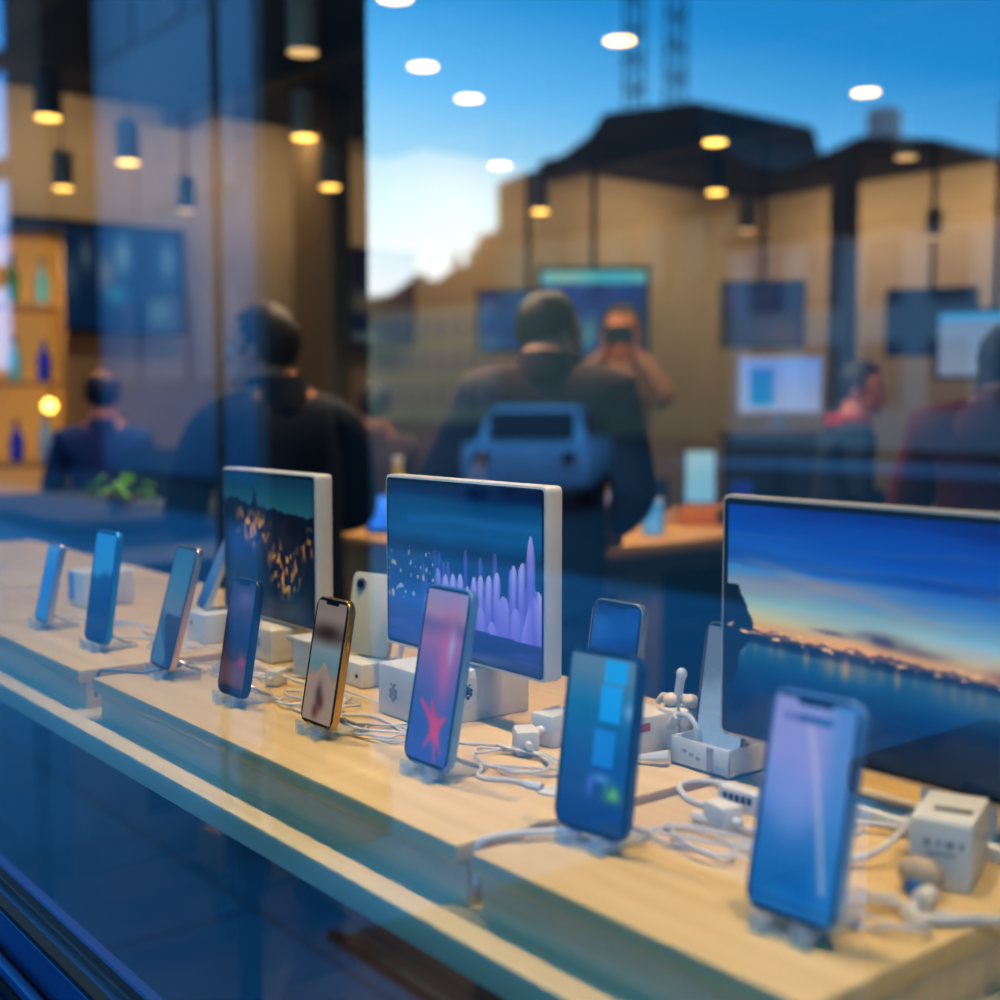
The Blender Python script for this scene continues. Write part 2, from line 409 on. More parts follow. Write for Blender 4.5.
# ------------------------------------------------------------------ monitors
def p_m1(u, v):
    sky = ramp([(0, (14, 60, 84)), (.12, (20, 84, 104)), (.24, (40, 104, 116)), (.3, (60, 100, 108))], v)
    ridge = .20 + .08 * u + .03 * nz(u, 0, 18, 3) - .09 * math.exp(-((u - .37) / .02) ** 2) - .03 * math.exp(-((u - .15) / .05) ** 2)
    if v < ridge: return mixc(sky, (140, 110, 105), .5 * blob(u, v, .95, .33, .12, .04))
    c = ramp([(0, (10, 14, 30)), (.4, (8, 16, 38)), (.6, (10, 20, 46)), (.8, (8, 30, 50)), (1, (14, 64, 92))], v)
    c = mixc(c, (12, 60, 130), .8 * blob(u, v, .14, .52, .12, .10)); c = mixc(c, (14, 50, 110), .7 * blob(u, v, .36, .48, .08, .1))
    c = mixc(c, (44, 32, 26), .7 * blob(u, v, .16, .78, .2, .1)); c = mixc(c, (20, 70, 100), .7 * blob(u, v, .8, .85, .16, .2))
    w = .5 + .5 * nz(u, v, 5, 11)
    zone = max(blob(u, v, .36, .40, .18, .12), blob(u, v, .68, .64, .18, .18), .6 * blob(u, v, .22, .32, .1, .08), .7 * blob(u, v, .92, .45, .1, .12))
    sp = nz(u * 62, v * 15, 1, 5)
    if sp > .22 and zone > .25: c = mixc(c, (246, 176, 76), min(1, (sp - .22) * 6) * zone * 1.4)
    return c
def p_m2(u, v):
    c = ramp([(0, (10, 30, 70)), (.07, (14, 44, 92)), (.12, (8, 84, 134)), (.3, (14, 100, 158)), (.42, (6, 56, 100)), (.6, (12, 60, 116)), (.72, (40, 90, 160)), (.8, (52, 62, 130)), (1, (24, 40, 96))], v + .015 * nz(u, v, 6, 3))
    c = mixc(c, (60, 130, 200), .35 * math.exp(-((v - .22 - .02 * nz(u, 0, 3)) / .03) ** 2) * (u > .15))
    c = mixc(c, (70, 120, 190), .4 * blob(u, v, .2, .9, .3, .2))
    if u > .22 and v < .86:
        for lay, (cnt, base, amp, ca, cb) in enumerate(((34, .50, .26, (84, 92, 176), (70, 74, 160)), (21, .56, .26, (182, 174, 240), (116, 112, 216)), (15, .68, .16, (150, 146, 232), (110, 104, 206)))):
            k = u * cnt + .3 * nz(u * 9, v * 3, 1, 4 + lay); q = math.floor(k)
            h = base + amp * nz(q * 3.37 + .5 + lay * 11, 1.3, 1, 8) * 1.3 - .16 * math.exp(-((u - .93) / .03) ** 2) + .16 * max(0, .5 - u)
            f = abs(k - q - .5) * 2; top = h + .06 * f * f
            if top < v < .83 - .04 * (1 - u): c = mixc(c, mixc(ca, cb, (v - top) / .25), (1 - .7 * f * f) * min(1, (u - .22) * 5))
    if v > .84: c = mixc(c, (110, 100, 190), .4 * max(0, nz(u * 8, v * 40, 1, 2)))
    sp = nz(u * 58, v * 30, 1, 15)
    if u < .36 and .42 < v < .72 and sp > .36: c = mixc(c, (235, 200, 150) if nz(u, v, 9, 1) > 0 else (190, 220, 245), min(.7, (sp - .36) * 6))
    return c
def p_m3(u, v):
    hz = .555 + .06 * u
    if v < hz:
        t = v / hz
        c = ramp([(0, (6, 34, 110)), (.12, (10, 70, 160)), (.3, (14, 84, 176)), (.48, (40, 110, 190)), (.62, (92, 150, 196)), (.78, (150, 186, 184)), (.9, (206, 190, 126)), (1, (226, 164, 70))], t + .09 * fbm(u * 1.2, v * 4, 3, 2) - .12 * (u - .35))
        c = mixc(c, (196, 160, 150), .75 * max(0, fbm(u * 1.4, v * 7 - u * 2, 2.2, 8)) * (t > .4) + .35 * blob(u, v, .15, .36 - .1 * u, .22, .04))
        c = mixc(c, (60, 46, 44), .9 * blob(u + .02 * nz(u, v, 30), v, .38, hz - .075, .05, .03)); c = mixc(c, (70, 52, 44), .8 * blob(u, v, .27, hz - .07, .035, .01))
        c = mixc(c, (90, 70, 60), .7 * blob(u, v, .46, hz - .06, .06, .02)); c = mixc(c, (64, 40, 34), .7 * blob(u, v, .62, hz - .03, .03, .025))
        c = mixc(c, (246, 176, 90), .9 * blob(u, v, .32, hz - .03, .07, .025)); c = mixc(c, (236, 150, 60), .6 * math.exp(-((v - hz + .03) / .03) ** 2) * (.5 + .5 * nz(u * 6, 0, 1, 5)))
        c = mixc(c, (150, 120, 130), .5 * max(0, nz(u * 3 + v * 4, v * 26, 1, 31)) * (.25 < t < .95)); c = mixc(c, (10, 40, 120), .5 * max(0, nz(u * 2.5, v * 14, 1, 41)) * (t < .5))
        k_ = hz - v - .02 - .022 * nz(u, 0, 22, 4) - .01 * nz(u, 0, 60, 2)
        if k_ < 0: c = mixc(c, (66, 44, 36), .75)
        c = mixc(c, (240, 200, 160), .8 * max(blob(u, v, .73, .33, .012, .006), blob(u, v, .66, .29, .014, .006)))
    else:
        t = (v - hz) / (1 - hz)
        c = ramp([(0, (14, 18, 26)), (.06, (20, 26, 36)), (.1, (52, 92, 104)), (.25, (20, 74, 104)), (.45, (6, 40, 78)), (.7, (4, 14, 44)), (1, (4, 8, 28))], t + .03 * nz(u * 3, v * 30, 1, 3))
        c = mixc(c, (236, 166, 84), .9 * max(0, blob(u, v, .30, hz + .06, .05, .05)) * (.5 + .6 * nz(u * 50, 0, 1, 2))); c = mixc(c, (226, 150, 70), .7 * max(0, nz(u * 70, 1, 1, 12)) * math.exp(-((v - hz - .05) / .04) ** 2))
        c = mixc(c, (210, 180, 110), .9 * blob(u, v, .64, hz + .07, .008, .035)); c = mixc(c, (180, 110, 50), .6 * blob(u, v, .93, hz + .04, .12, .04))
        c = mixc(c, (130, 110, 90), .4 * blob(u, v, .58, hz + .08, .1, .05))
        c = mixc(c, (90, 30, 46), .7 * blob(u, v, .85, .93, .12, .04))
    d = .05 + .015 * nz(v * 18, 0, 1, 2) + .03 * math.exp(-((v - .5) / .12) ** 2)
    if .36 < v < .8 and u < d * (1 - abs(v - .55) * 1.6): c = (6, 12, 20)
    sp = nz(u * 44, v * 80, 1, 21)
    if abs(v - hz + .012) < .02 and sp > .25: c = mixc(c, (250, 190, 110), min(1, (sp - .25) * 4))
    return c

def monitor(label, x, y, z, W, H, T, paint, yaw=0., nx=150, ny=110, edge=white_plastic, bz=.012, es=.9):
    root = thing('monitor', label, 'monitor', (x, y, z), R(yaw), 'monitors on the counter')
    MB().prism(rounded(W, H, .006, 4), 0, T, bev=.0015).build('casing', edge, root)
    picture('screen', W - .006, H - .006, nx, ny, bezel(paint, bz, H / W, False, (8, 12, 24)), screen_mat('monitor_display', es, .12, .4), root, y=-.0006, z0=.003, rad=.005)
    MB().cyl((0, T + .004, H * .5), .03, .01, rot=(PI / 2, 0, 0)).build('rear_mount', edge, root)
    return root
monitor('smallest white sided monitor with a dark night city picture', -1.469, .78, 1.166, .254, .197, .024, p_m1, nx=230, ny=170)
monitor('white sided monitor with a blue picture of violet spires, standing on a white box', -1.046, .78, 1.179, .279, .192, .021, p_m2, nx=230, ny=170)
monitor('largest monitor with a sunset lake picture at the right of the counter', -.514, .83, 1.160, .43, .212, .012, p_m3, nx=320, ny=190, edge=mat('champagne_edge', (206, 190, 168), .3, .3), bz=.011, es=1.05)

# stands / boxes under them
ink = mat('dark_print', (40, 42, 50), .6); grey_ink = mat('grey_print', (150, 156, 166), .6); ink_red = mat('red_plastic', (186, 70, 52), .5)
def emblem(root, x, y, z, s, m, rx=PI / 2, rz=0.):
    """Berry-shaped emblem: seven round drupelets and two leaves."""
    e = MB()
    for k, (a, b) in enumerate(((0, 0), (-.5, .25), (.5, .25), (-.5, -.35), (.5, -.35), (0, .55), (0, -.75))):
        e.cyl((a * s, b * s, 0), s * (.30 if k else .33), .0006, n=14)
    e.ell((-.3 * s, 1.0 * s, 0), (.36 * s, .2 * s, .0004), rot=(0, 0, -.5), n=12).ell((.3 * s, 1.0 * s, 0), (.36 * s, .2 * s, .0004), rot=(0, 0, .5), n=12)
    return e.build('emblem', m, root, loc=(x, y, z), rot=(rx, 0, rz))

b = thing('product_box', 'white carton with a dark berry emblem, under the violet spires monitor', 'box', (-1.066, .787, TZ), 0, 'white cartons on the counter')
MB().box((0, 0, .0275), (.096, .132, .055), bev=.003).build('carton', white_plastic, b)
emblem(b, .0485, -.018, .032, .0075, ink, PI / 2, PI / 2)
emblem(b, -.018, -.0665, .026, .009, grey_ink)
MB().cyl((0.0486, -.018, .031), .0165, .0004, rot=(0, PI / 2, 0), n=28).build('emblem_disc', mat('pale_disc', (205, 210, 216), .5), b)
MB().cyl((0, 0, .057), .034, .006).build('monitor_foot', white_plastic, b)

b = thing('product_box', 'white carton lying under the smallest monitor', 'box', (-1.46, .80, TZ), 0, 'white cartons on the counter')
MB().box((0, 0, .0215), (.11, .10, .043), bev=.003).build('carton', warm_white, b)
MB().box((0, -.0503, .024), (.05, .0006, .012)).build('print_band', grey_ink, b)
b = thing('monitor_stand', 'white block stand under the right end of the smallest monitor', 'monitor stand', (-1.318, .763, TZ))
MB().box((0, 0, .0215), (.036, .045, .043), bev=.003).build('block', white_plastic, b)
MB().box((0, 0, .0455), (.05, .05, .005), bev=.001).build('top_plate', white_plastic, b)

# open box with printed front below the big monitor, holding a grey phone
b = thing('dock_box', 'white open topped box with printed front holding the grey screened phone', 'box', (-.749, .8725, TZ), 0, 'white dock boxes on the counter')
w_, d_, h_ = .070, .092, .027
m_ = MB()
m_.box((0, 0, .0015), (w_, d_, .003))
for sx in (-1, 1): m_.box((sx * (w_ / 2 - .001), 0, h_ / 2), (.002, d_, h_), bev=.0006)
for sy in (-1, 1): m_.box((0, sy * (d_ / 2 - .001), h_ / 2), (w_, .002, h_), bev=.0006)
m_.build('carton', white_plastic, b)
MB().box((.0125, -.0464, .014), (.008, .0006, .022)).build('grey_print_panel', grey_ink, b)
mm = MB()
for k in range(3): mm.box((-.018 + .008 * k, -.0464, .016 - .002 * k), (.005, .0006, .003))
mm.build('front_print', grey_ink, b)
for k in range(3): MB().box((.016 + .006 * k, .0, .031), (.003, .02, .012), bev=.0006).build('contact_tab', warm_white, b)
phone((-.756, .856, TZ + .0035), 0, 9, .060, .126, gold, lambda u, v: mixc(ramp([(0, (120, 126, 132)), (.35, (118, 128, 138)), (.5, (150, 168, 180)), (1, (160, 184, 204))], v + .08 * (u - .5) + .05 * fbm(u, v, 3, 3)), (96, 90, 88), .5 * blob(u, v, .85, .3, .3, .12)), .85,
      'phone with a pale grey screen standing in the printed dock box', 'phones behind the front row')
# dark blue phone on a white dock
b = thing('dock_box', 'white dock under the dark blue phone behind the cyan phone', 'box', (-.862, .835, TZ), 0, 'white dock boxes on the counter')
MB().box((0, 0, .018), (.085, .075, .036), bev=.003).build('dock_body', white_plastic, b)
MB().box((.0428, -.01, .026), (.0008, .02, .008), bev=.0003).build('red_plug', ink_red, b)
MB().box((0, -.01, .038), (.05, .016, .006), bev=.001).build('slot', black, b)
phone((-.845, .80, TZ + .036), 0, 9, .068, .11, mat('champagne_metal', (196, 178, 152), .25, .8), lambda u, v: mixc(ramp([(0, (6, 22, 70)), (.12, (16, 70, 140)), (.3, (24, 84, 160)), (.5, (10, 34, 100)), (.7, (16, 30, 110)), (1, (10, 30, 90))], v + .15 * (u - .4)), (60, 130, 190), .5 * blob(u, v, .2, .22, .2, .1)), .8,
      'dark blue screened phone standing behind the cyan phone', 'phones behind the front row')
# back-facing cream phone
b = thing('dock_box', 'white dock under the cream phone that shows its back', 'box', (-1.245, .795, TZ), 0, 'white dock boxes on the counter')
MB().box((0, 0, .0145), (.06, .06, .029), bev=.003).build('dock_body', white_plastic, b)
MB().cyl((.018, -.0302, .014), .0028, .0006, rot=(PI / 2, 0, 0)).build('dark_dot', ink, b)
cream = mat('cream_gloss', (222, 206, 172), .3)
r = thing('phone', 'cream phone turned with its camera back to the window, between the monitors', 'phone', (-1.255, .80, TZ + .03), R(180 + 14), 'phones behind the front row', rx=R(12))
MB().prism(rounded(.070, .098, .006, 7), 0, .0078, bev=.0018).build('body', cream, r)
MB().cyl((.02, .0085, .083), .0075, .002, rot=(PI / 2, 0, 0)).build('camera_lens', steel, r)
MB().cyl((.02, .0093, .083), .0045, .002, rot=(PI / 2, 0, 0)).build('lens_glass', black, r)
MB().tube([(-.034, .002, .09), (-.045, .002, .07), (-.05, .0, .03), (-.048, .0, -.005), (-.046, 0, -.022)], .0035).build('charging_lead', cable_white, r)
# blue phone edge on dock left of the smallest monitor
b = thing('dock_box', 'white dock under the leaning blue grey phone left of the smallest monitor', 'box', (-1.607, .775, TZ), 0, 'white dock boxes on the counter')
MB().box((0, 0, .021), (.06, .07, .042), bev=.003).build('dock_body', white_plastic, b)
MB().box((-.012, -.0352, .026), (.004, .0008, .006)).build('dark_mark', ink, b)
phone((-1.628, .757, TZ + .044), -14, 24, .054, .105, warm_white, lambda u, v: ramp([(0, (120, 160, 200)), (.5, (90, 140, 190)), (1, (40, 80, 130))], v), .7,
      'blue grey phone leaning on a dock left of the smallest monitor', 'phones behind the front row')
b = thing('dock_box', 'white box standing behind the leftmost small blue phone', 'box', (-2.02, .765, TZ), 0, 'white dock boxes on the counter')
MB().box((0, 0, .029), (.075, .085, .058), bev=.004).build('dock_body', white_plastic, b)
MB().box((-.02, -.0428, .03), (.026, .0008, .045), bev=.0003).build('blue_panel', mat('blue_print', (60, 140, 200), .5), b)

# white cube carton at near right
b = thing('product_box', 'white cube carton with dark print at the right end of the counter', 'box', (-.4745, .783, TZ), R(21), 'white cartons on the counter')
cw, cd, ch = .042, .070, .048
MB().box((0, 0, ch / 2), (cw, cd, ch), bev=.002).build('carton', white_plastic, b)
mm = MB()
for k, wd in enumerate((.006, .003, .008, .004)): mm.box((-.008 + .0075 * k, -cd / 2 - .0003, .032), (wd * .7, .0006, .0055))
mm.box((.001, -cd / 2 - .0003, .025), (.02, .0006, .0022))
mm.build('front_print', grey_ink, b)
MB().box((.004, -.008, ch + .0003), (.026, .008, .0006)).build('top_print', ink, b)
r = thing('plug', 'round beige plug with blue end lying against the white cube carton', 'plug', (-.466, .735, TZ))
MB().ell((0, 0, .013), (.017, .011, .0125)).build('plug_body', mat('beige_plastic', (186, 168, 146), .5), r)
MB().cyl((.002, -.0112, .008), .0055, .006, rot=(PI / 2, 0, 0)).build('blue_end', mat('blue_plastic', (70, 130, 190), .4), r)

# label card with bold marks and small cards
r = thing('label_block', 'small white block with black print, left of the nearest phone', 'label', (-.655, .775, TZ), R(4))
MB().box((0, 0, .009), (.040, .012, .018), bev=.001).build('block', white_plastic, r)
mm = MB()
for k in range(5): mm.box((-.013 + .006 * k, -.0063, .011), (.0042, .0006, .006))
mm.build('front_print', ink, r)
r = thing('price_card', 'flat white price card between the pink and cyan phones', 'card', (-.775, .69, TZ), R(20))
MB().box((0, 0, .0012), (.045, .022, .0022), bev=.0006).build('card', white_plastic, r)
MB().box((.004, 0, .0025), (.026, .010, .0005)).build('card_print', grey_ink, r)
r = thing('price_card', 'small flat card lying beside the white plug at the blue monitor', 'card', (-.80, .735, TZ), R(10))
MB().box((0, 0, .001), (.028, .018, .002), bev=.0005).build('card', white_plastic, r)
MB().box((0, 0, .0022), (.018, .009, .0005)).build('card_print', grey_ink, r)

# plugs and adapters
def adapter(label, x, y, rz, s=1., name='power_adapter', z=TZ):
    r = thing(name, label, 'adapter', (x, y, z), R(rz), 'white adapters among the cables')
    MB().box((0, 0, .012 * s), (.022 * s, .03 * s, .024 * s), bev=.003 * s).build('adapter_body', white_plastic, r)
    MB().cyl((0, -.019 * s, .012 * s), .0035 * s, .012 * s, rot=(PI / 2, 0, 0)).build('connector', white_plastic, r)
    return r
adapter('white adapter standing right of the violet spires monitor', -.905, .79, 10, 1.35)
adapter('white adapter lying behind the cyan and green phone', -.895, .745, 60, 1.0)
adapter('white adapter beside the label block', -.635, .728, 80, .9)
adapter('white adapter between the two gold edged phones', -1.30, .70, 30, .8)
adapter('white adapter behind the dark blue phone', -.80, .91, 15, 1.2)
r = thing('earphone_set', 'white earphones heaped right of the dark blue phone', 'earphones', (-.818, .872, TZ))
MB().box((0, 0, .02), (.03, .03, .04), bev=.004).build('case', white_plastic, r)
for k, (dx, dy) in enumerate(((-.006, -.004), (.01, .006))):
    MB().ell((dx, dy, .046), (.009, .008, .007)).tube([(dx, dy, .046), (dx - .006, dy - .004, .05), (dx - .012, dy - .006, .042)], .003).build('earbud', warm_white, r)
r = thing('earphone', 'white earphone propped on the left edge of the grey screened phone', 'earphone', (-.794, .846, TZ))
MB().tube([(0, 0, .060), (.003, 0, .076)], .0042, sub=1).ell((.004, 0, .080), (.0055, .005, .006)).build('bud', white_plastic, r)
MB().tube([(0, 0, .060), (-.003, .004, .04), (-.006, .008, .02), (-.012, .004, .003)], .0014).build('cord', cable_white, r)
r = thing('cable_plug', 'white cable plug resting against the printed dock box', 'plug', (-.782, .812, TZ))
MB().tube([(.004, .006, .010), (-.008, -.002, .008), (-.02, -.01, .006)], .0058, taper=.003).build('plug_body', white_plastic, r)
MB().tube([(-.02, -.01, .006), (-.04, -.018, .003), (-.07, -.022, .0022), (-.10, -.012, .0022)], .0018).build('cord', cable_white, r)

# cables
def cable(label, pts, r=.0014, m=cable_white, ends=True):
    root = thing('charging_cable', label, 'cable', (0, 0, 0), 0, 'white cables on the counter')
    MB().tube(pts, r, n=8, sub=6).build('cord', m, root)
    if ends:
        a = Vector(pts[0]); d = (Vector(pts[1]) - a).normalized()
        MB().tube([a - d * .004, a + d * .014], r * 1.9, sub=1).build('connector', white_plastic, root)
    return root
def coil(x, y, rx, ry, turns, seed, start, end=None):
    rnd = random.Random(seed); pts = [start]
    n = int(turns * 9)
    for k in range(n):
        a = 2 * PI * k / 9 + seed; f = 1 + .22 * math.sin(k * 1.7 + seed)
        pts.append((x + rx * f * math.cos(a) + .006 * rnd.uniform(-1, 1), y + ry * f * math.sin(a) + .006 * rnd.uniform(-1, 1), TZ + .0022 + .0016 * (k // 9) + .0012 * (k % 2) + .004 * max(0, math.sin(k * .9 + seed)) ))
    if end: pts.append(end)
    return pts
Z = TZ + .0024
coils = [(-1.80, .69, .035, .02, 1.6, 1, 'cable coiled behind the leftmost small blue phone'),
         (-1.585, .695, .04, .024, 2.0, 2, 'cable coiled behind the half navy phone'),
         (-1.375, .695, .045, .03, 2.4, 3, 'cable coiled behind the teal wave phone'),
         (-1.185, .690, .045, .035, 2.8, 4, 'cable coiled behind the dark desert phone'),
         (-1.03, .675, .035, .025, 2.2, 5, 'cable coiled behind the beige cloud phone'),
         (-.87, .71, .045, .028, 2.6, 6, 'cable coiled behind the pink splash phone'),
         (-.615, .69, .04, .022, 2.2, 7, 'cable coiled behind the cyan and green phone'),
         (-.455, .675, .03, .02, 2.4, 8, 'cable coiled behind the nearest lavender phone')]
for x, y, rx, ry, tn, sd, lab in coils:
    px, py = phone_specs[sd - 1][0], phone_specs[sd - 1][1]
    cable('white ' + lab, coil(x, y, rx, ry, tn, sd, (px + .004, py + .018, TZ + .016), (x + rx * 1.6, y + .05, Z)))
cable('thick white cable running from the cyan phone into the plinth gap', [(-.672, .645, TZ + .012), (-.695, .615, TZ + .007), (-.715, .585, TZ + .006), (-.7235, .566, TZ + .0045), (-.7262, .560, TZ + .001), (-.7265, .5575, TZ - .008), (-.7265, .557, TZ - .03)], .0030, ends=False)
cable('grey cable running from the teal wave phone into the far plinth gap', [(-1.43, .64, TZ + .01), (-1.452, .605, Z), (-1.475, .585, Z), (-1.490, .572, Z), (-1.4985, .562, TZ - .0005), (-1.4985, .558, TZ - .03)], .0020, mat('grey_cable', (120, 132, 146), .5), ends=False)
cable('thick white cable curving round the white cube carton', [(-.452, .722, TZ + .006), (-.449, .70, TZ + .005), (-.438, .69, TZ + .004), (-.425, .70, TZ + .004), (-.414, .72, TZ + .003), (-.405, .74, TZ - .004), (-.392, .76, TZ - .035), (-.37, .79, 1.074), (-.33, .83, 1.0735)], .0036)
cable('white cable looping left of the white cube carton', [(-.52, .80, TZ + .02), (-.508, .775, TZ + .022), (-.512, .752, TZ + .012), (-.53, .735, TZ + .004), (-.555, .74, Z), (-.575, .762, Z), (-.56, .80, Z)], .0026)
cable('white cable looping round the label block', [(-.66, .76, TZ + .004), (-.69, .755, Z), (-.725, .775, TZ + .003), (-.722, .80, TZ + .004), (-.69, .81, TZ + .004), (-.665, .80, Z), (-.64, .79, Z)], .0026)
cable('white cable with two plugs left of the nearest phone', [(-.655, .722, TZ + .006), (-.63, .725, TZ + .006), (-.60, .735, TZ + .004), (-.57, .72, Z), (-.54, .70, Z)], .0026)
cable('white cable arching over the front of the printed dock box', [(-.80, .845, TZ + .032), (-.79, .842, TZ + .042), (-.775, .840, TZ + .044), (-.762, .838, TZ + .034), (-.757, .838, TZ + .012)], .0026)
cable('thin white cable trailing across the middle plinth', [(-1.14, .66, Z), (-1.10, .70, Z), (-1.06, .70, Z), (-1.0, .69, Z), (-.96, .71, Z), (-.92, .74, Z)], .0016)
cable('thin white cable trailing toward the flat price card', [(-.80, .68, TZ + .003), (-.83, .675, Z), (-.85, .66, Z), (-.865, .665, Z), (-.88, .69, Z)], .0020)
cable('white cable looping under the smallest monitor', [(-1.36, .75, Z), (-1.34, .72, TZ + .008), (-1.30, .705, TZ + .012), (-1.27, .72, TZ + .004), (-1.28, .75, Z), (-1.33, .76, Z)], .0020)
cable('white cable behind the largest monitor base', [(-.60, .83, Z), (-.57, .81, TZ + .006), (-.54, .82, TZ + .008), (-.50, .835, TZ + .004), (-.47, .86, Z)], .0026)
cable('thin cable lying behind the two farthest phones', [(-1.95, .72, Z), (-1.86, .71, Z), (-1.78, .73, Z), (-1.70, .71, Z), (-1.62, .74, Z)], .0018)
r = thing('monitor_stand', 'long white bar stand under the largest monitor', 'monitor stand', (-.53, .85, TZ))
MB().box((.03, 0, .006), (.24, .05, .012), bev=.002).build('bar', white_plastic, r)
MB().box((.03, -.013, .026), (.06, .010, .029), bev=.002).build('upright', white_plastic, r)

# ------------------------------------------------------------------ pendant lamps
lens_m = mat('warm_lamp_lens', (255, 240, 200), .4, emit=(255, 200, 96), es=5.5, var=.01)
lens_dim = mat('dim_lamp_lens', (240, 220, 180), .4, emit=(255, 210, 140), es=1.2, var=.01)
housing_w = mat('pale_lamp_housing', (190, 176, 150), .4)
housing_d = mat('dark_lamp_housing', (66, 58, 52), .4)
LAMP_Z = 2.55
def lamp(x, y, label, dark=False, dim=False, first={}):
    key = (dark, dim)
    if key in first: return copy_tree(first[key], (x, y, LAMP_Z), label)
    t = thing('pendant_lamp', label, 'lamp', (x, y, LAMP_Z), 0, 'cylinder lamps hanging from the shop ceiling')
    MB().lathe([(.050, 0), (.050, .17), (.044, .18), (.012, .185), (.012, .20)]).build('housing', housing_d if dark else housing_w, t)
    MB().cyl((0, 0, -.002), .047, .006).build('lens', lens_dim if dim else lens_m, t)
    MB().cyl((0, 0, .52), .004, .66, n=8).build('cord', black, t)
    first[key] = t
    return t
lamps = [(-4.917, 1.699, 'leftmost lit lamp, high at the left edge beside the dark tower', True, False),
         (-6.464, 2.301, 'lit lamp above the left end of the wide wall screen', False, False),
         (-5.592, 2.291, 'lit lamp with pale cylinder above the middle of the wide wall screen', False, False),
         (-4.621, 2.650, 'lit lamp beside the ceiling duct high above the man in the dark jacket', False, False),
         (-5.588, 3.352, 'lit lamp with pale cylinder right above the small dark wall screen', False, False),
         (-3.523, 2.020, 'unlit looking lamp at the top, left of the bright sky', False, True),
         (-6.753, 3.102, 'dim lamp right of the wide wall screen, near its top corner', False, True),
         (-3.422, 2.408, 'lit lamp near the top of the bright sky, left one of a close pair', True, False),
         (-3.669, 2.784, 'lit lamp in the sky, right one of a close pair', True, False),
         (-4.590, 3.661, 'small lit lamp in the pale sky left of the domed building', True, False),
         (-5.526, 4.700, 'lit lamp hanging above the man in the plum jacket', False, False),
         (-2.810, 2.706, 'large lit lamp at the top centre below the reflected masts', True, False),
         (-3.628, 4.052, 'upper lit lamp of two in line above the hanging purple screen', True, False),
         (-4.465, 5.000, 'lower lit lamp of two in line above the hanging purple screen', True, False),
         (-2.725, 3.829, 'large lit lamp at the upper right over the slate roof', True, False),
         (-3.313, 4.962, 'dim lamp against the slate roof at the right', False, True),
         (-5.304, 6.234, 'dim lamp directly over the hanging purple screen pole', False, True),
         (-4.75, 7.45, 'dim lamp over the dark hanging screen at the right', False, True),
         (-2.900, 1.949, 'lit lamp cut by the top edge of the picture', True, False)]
for x, y, lab, dk, dm in lamps: lamp(x, y, lab, dk, dm)

# ------------------------------------------------------------------ screens in the shop
def wall_screen(name, label, loc, rz, W, H, paint, es=.8, pole=None, T=.05, bz=.02, group='screens around the shop', nx=60, ny=44):
    t = thing(name, label, 'screen', loc, rz, group)
    MB().prism(rounded(W, H, .01, 3), 0, T, bev=.004).build('casing', black, t)
    picture('screen', W - .02, H - .02, nx, ny, bezel(paint, bz, H / W, False, (8, 12, 22)), screen_mat('wall_display', es, .3, .3), t, y=-.002, z0=.01)
    if pole: pole = 3.398 - loc[2] - H * .5; MB().cyl((0, T + .03, H * .5 + pole / 2), .018, pole, n=12).box((0, T + .012, H * .5), (.1, .03, .1)).build('pole', dark_metal, t)
    else: MB().box((0, T + .015, H * .5), (W * .4, .03, H * .4)).build('wall_bracket', dark_metal, t)
    return t
def p_tvL(u, v):
    c = ramp([(0, (8, 36, 66)), (1, (10, 44, 76))], v)
    for cu, cv, ru, rv, col in ((.40, .3, .03, .16, (120, 130, 130)), (.52, .45, .05, .2, (150, 130, 110)), (.62, .28, .05, .2, (140, 170, 165)), (.9, .3, .06, .2, (110, 150, 150)), (.58, .65, .06, .09, (60, 150, 160)), (.85, .8, .08, .15, (90, 130, 125)), (.3, .5, .05, .2, (90, 110, 120)), (.2, .3, .06, .2, (60, 80, 90))):
        c = mixc(c, col, .8 * blob(u, v, cu, cv, ru, rv))
    return c
wall_screen('television', 'wide dark teal screen with small pictures on the left wall', (-7.915, 3.06, 1.90), R(90), 1.12, .71, p_tvL, 1.0)
def p_tvM(u, v):
    c = ramp([(0, (26, 24, 44)), (.4, (40, 38, 56)), (.6, (60, 60, 60)), (.75, (24, 28, 60)), (1, (40, 50, 60))], v)
    c = mixc(c, (150, 140, 100), .8 * blob(u, v, .55, .55, .2, .12)); c = mixc(c, (150, 160, 150), .8 * blob(u, v, .5, .93, .2, .06))
    return mixc(c, (90, 120, 110), .7 * blob(u, v, .15, .62, .12, .1))
wall_screen('television', 'small dark screen with blurred pale shapes on the left wall', (-7.915, 5.03, 1.88), R(90), .92, .72, p_tvM, .5)
face = lambda x, y: math.atan2(-x, y) # turns a screen's front toward the window's right end
def p_purple(u, v):
    c = ramp([(0, (24, 22, 70)), (.4, (40, 24, 66)), (.6, (54, 36, 40)), (1, (70, 40, 24))], v)
    c = mixc(c, (60, 60, 130), .7 * blob(u, v, .12, .2, .14, .3)); c = mixc(c, (150, 60, 70), .6 * blob(u, v, .08, .3, .05, .2))
    return mixc(c, (120, 66, 24), .8 * blob(u, v, .75, .8, .25, .2))
wall_screen('television', 'hanging screen with a purple and brown picture, below two lamps in line', (-5.885, 7.098, 1.85), face(-5.885, 7.098), .60, .48, p_purple, .55, pole=1.38)
wall_screen('television', 'hanging dark navy screen at the right, behind the woman in maroon', (-5.130, 8.043, 1.79), face(-5.13, 8.043), .63, .49, lambda u, v: mixc((8, 14, 34), (20, 40, 84), max(0, .5 - u)), .6, pole=1.4)
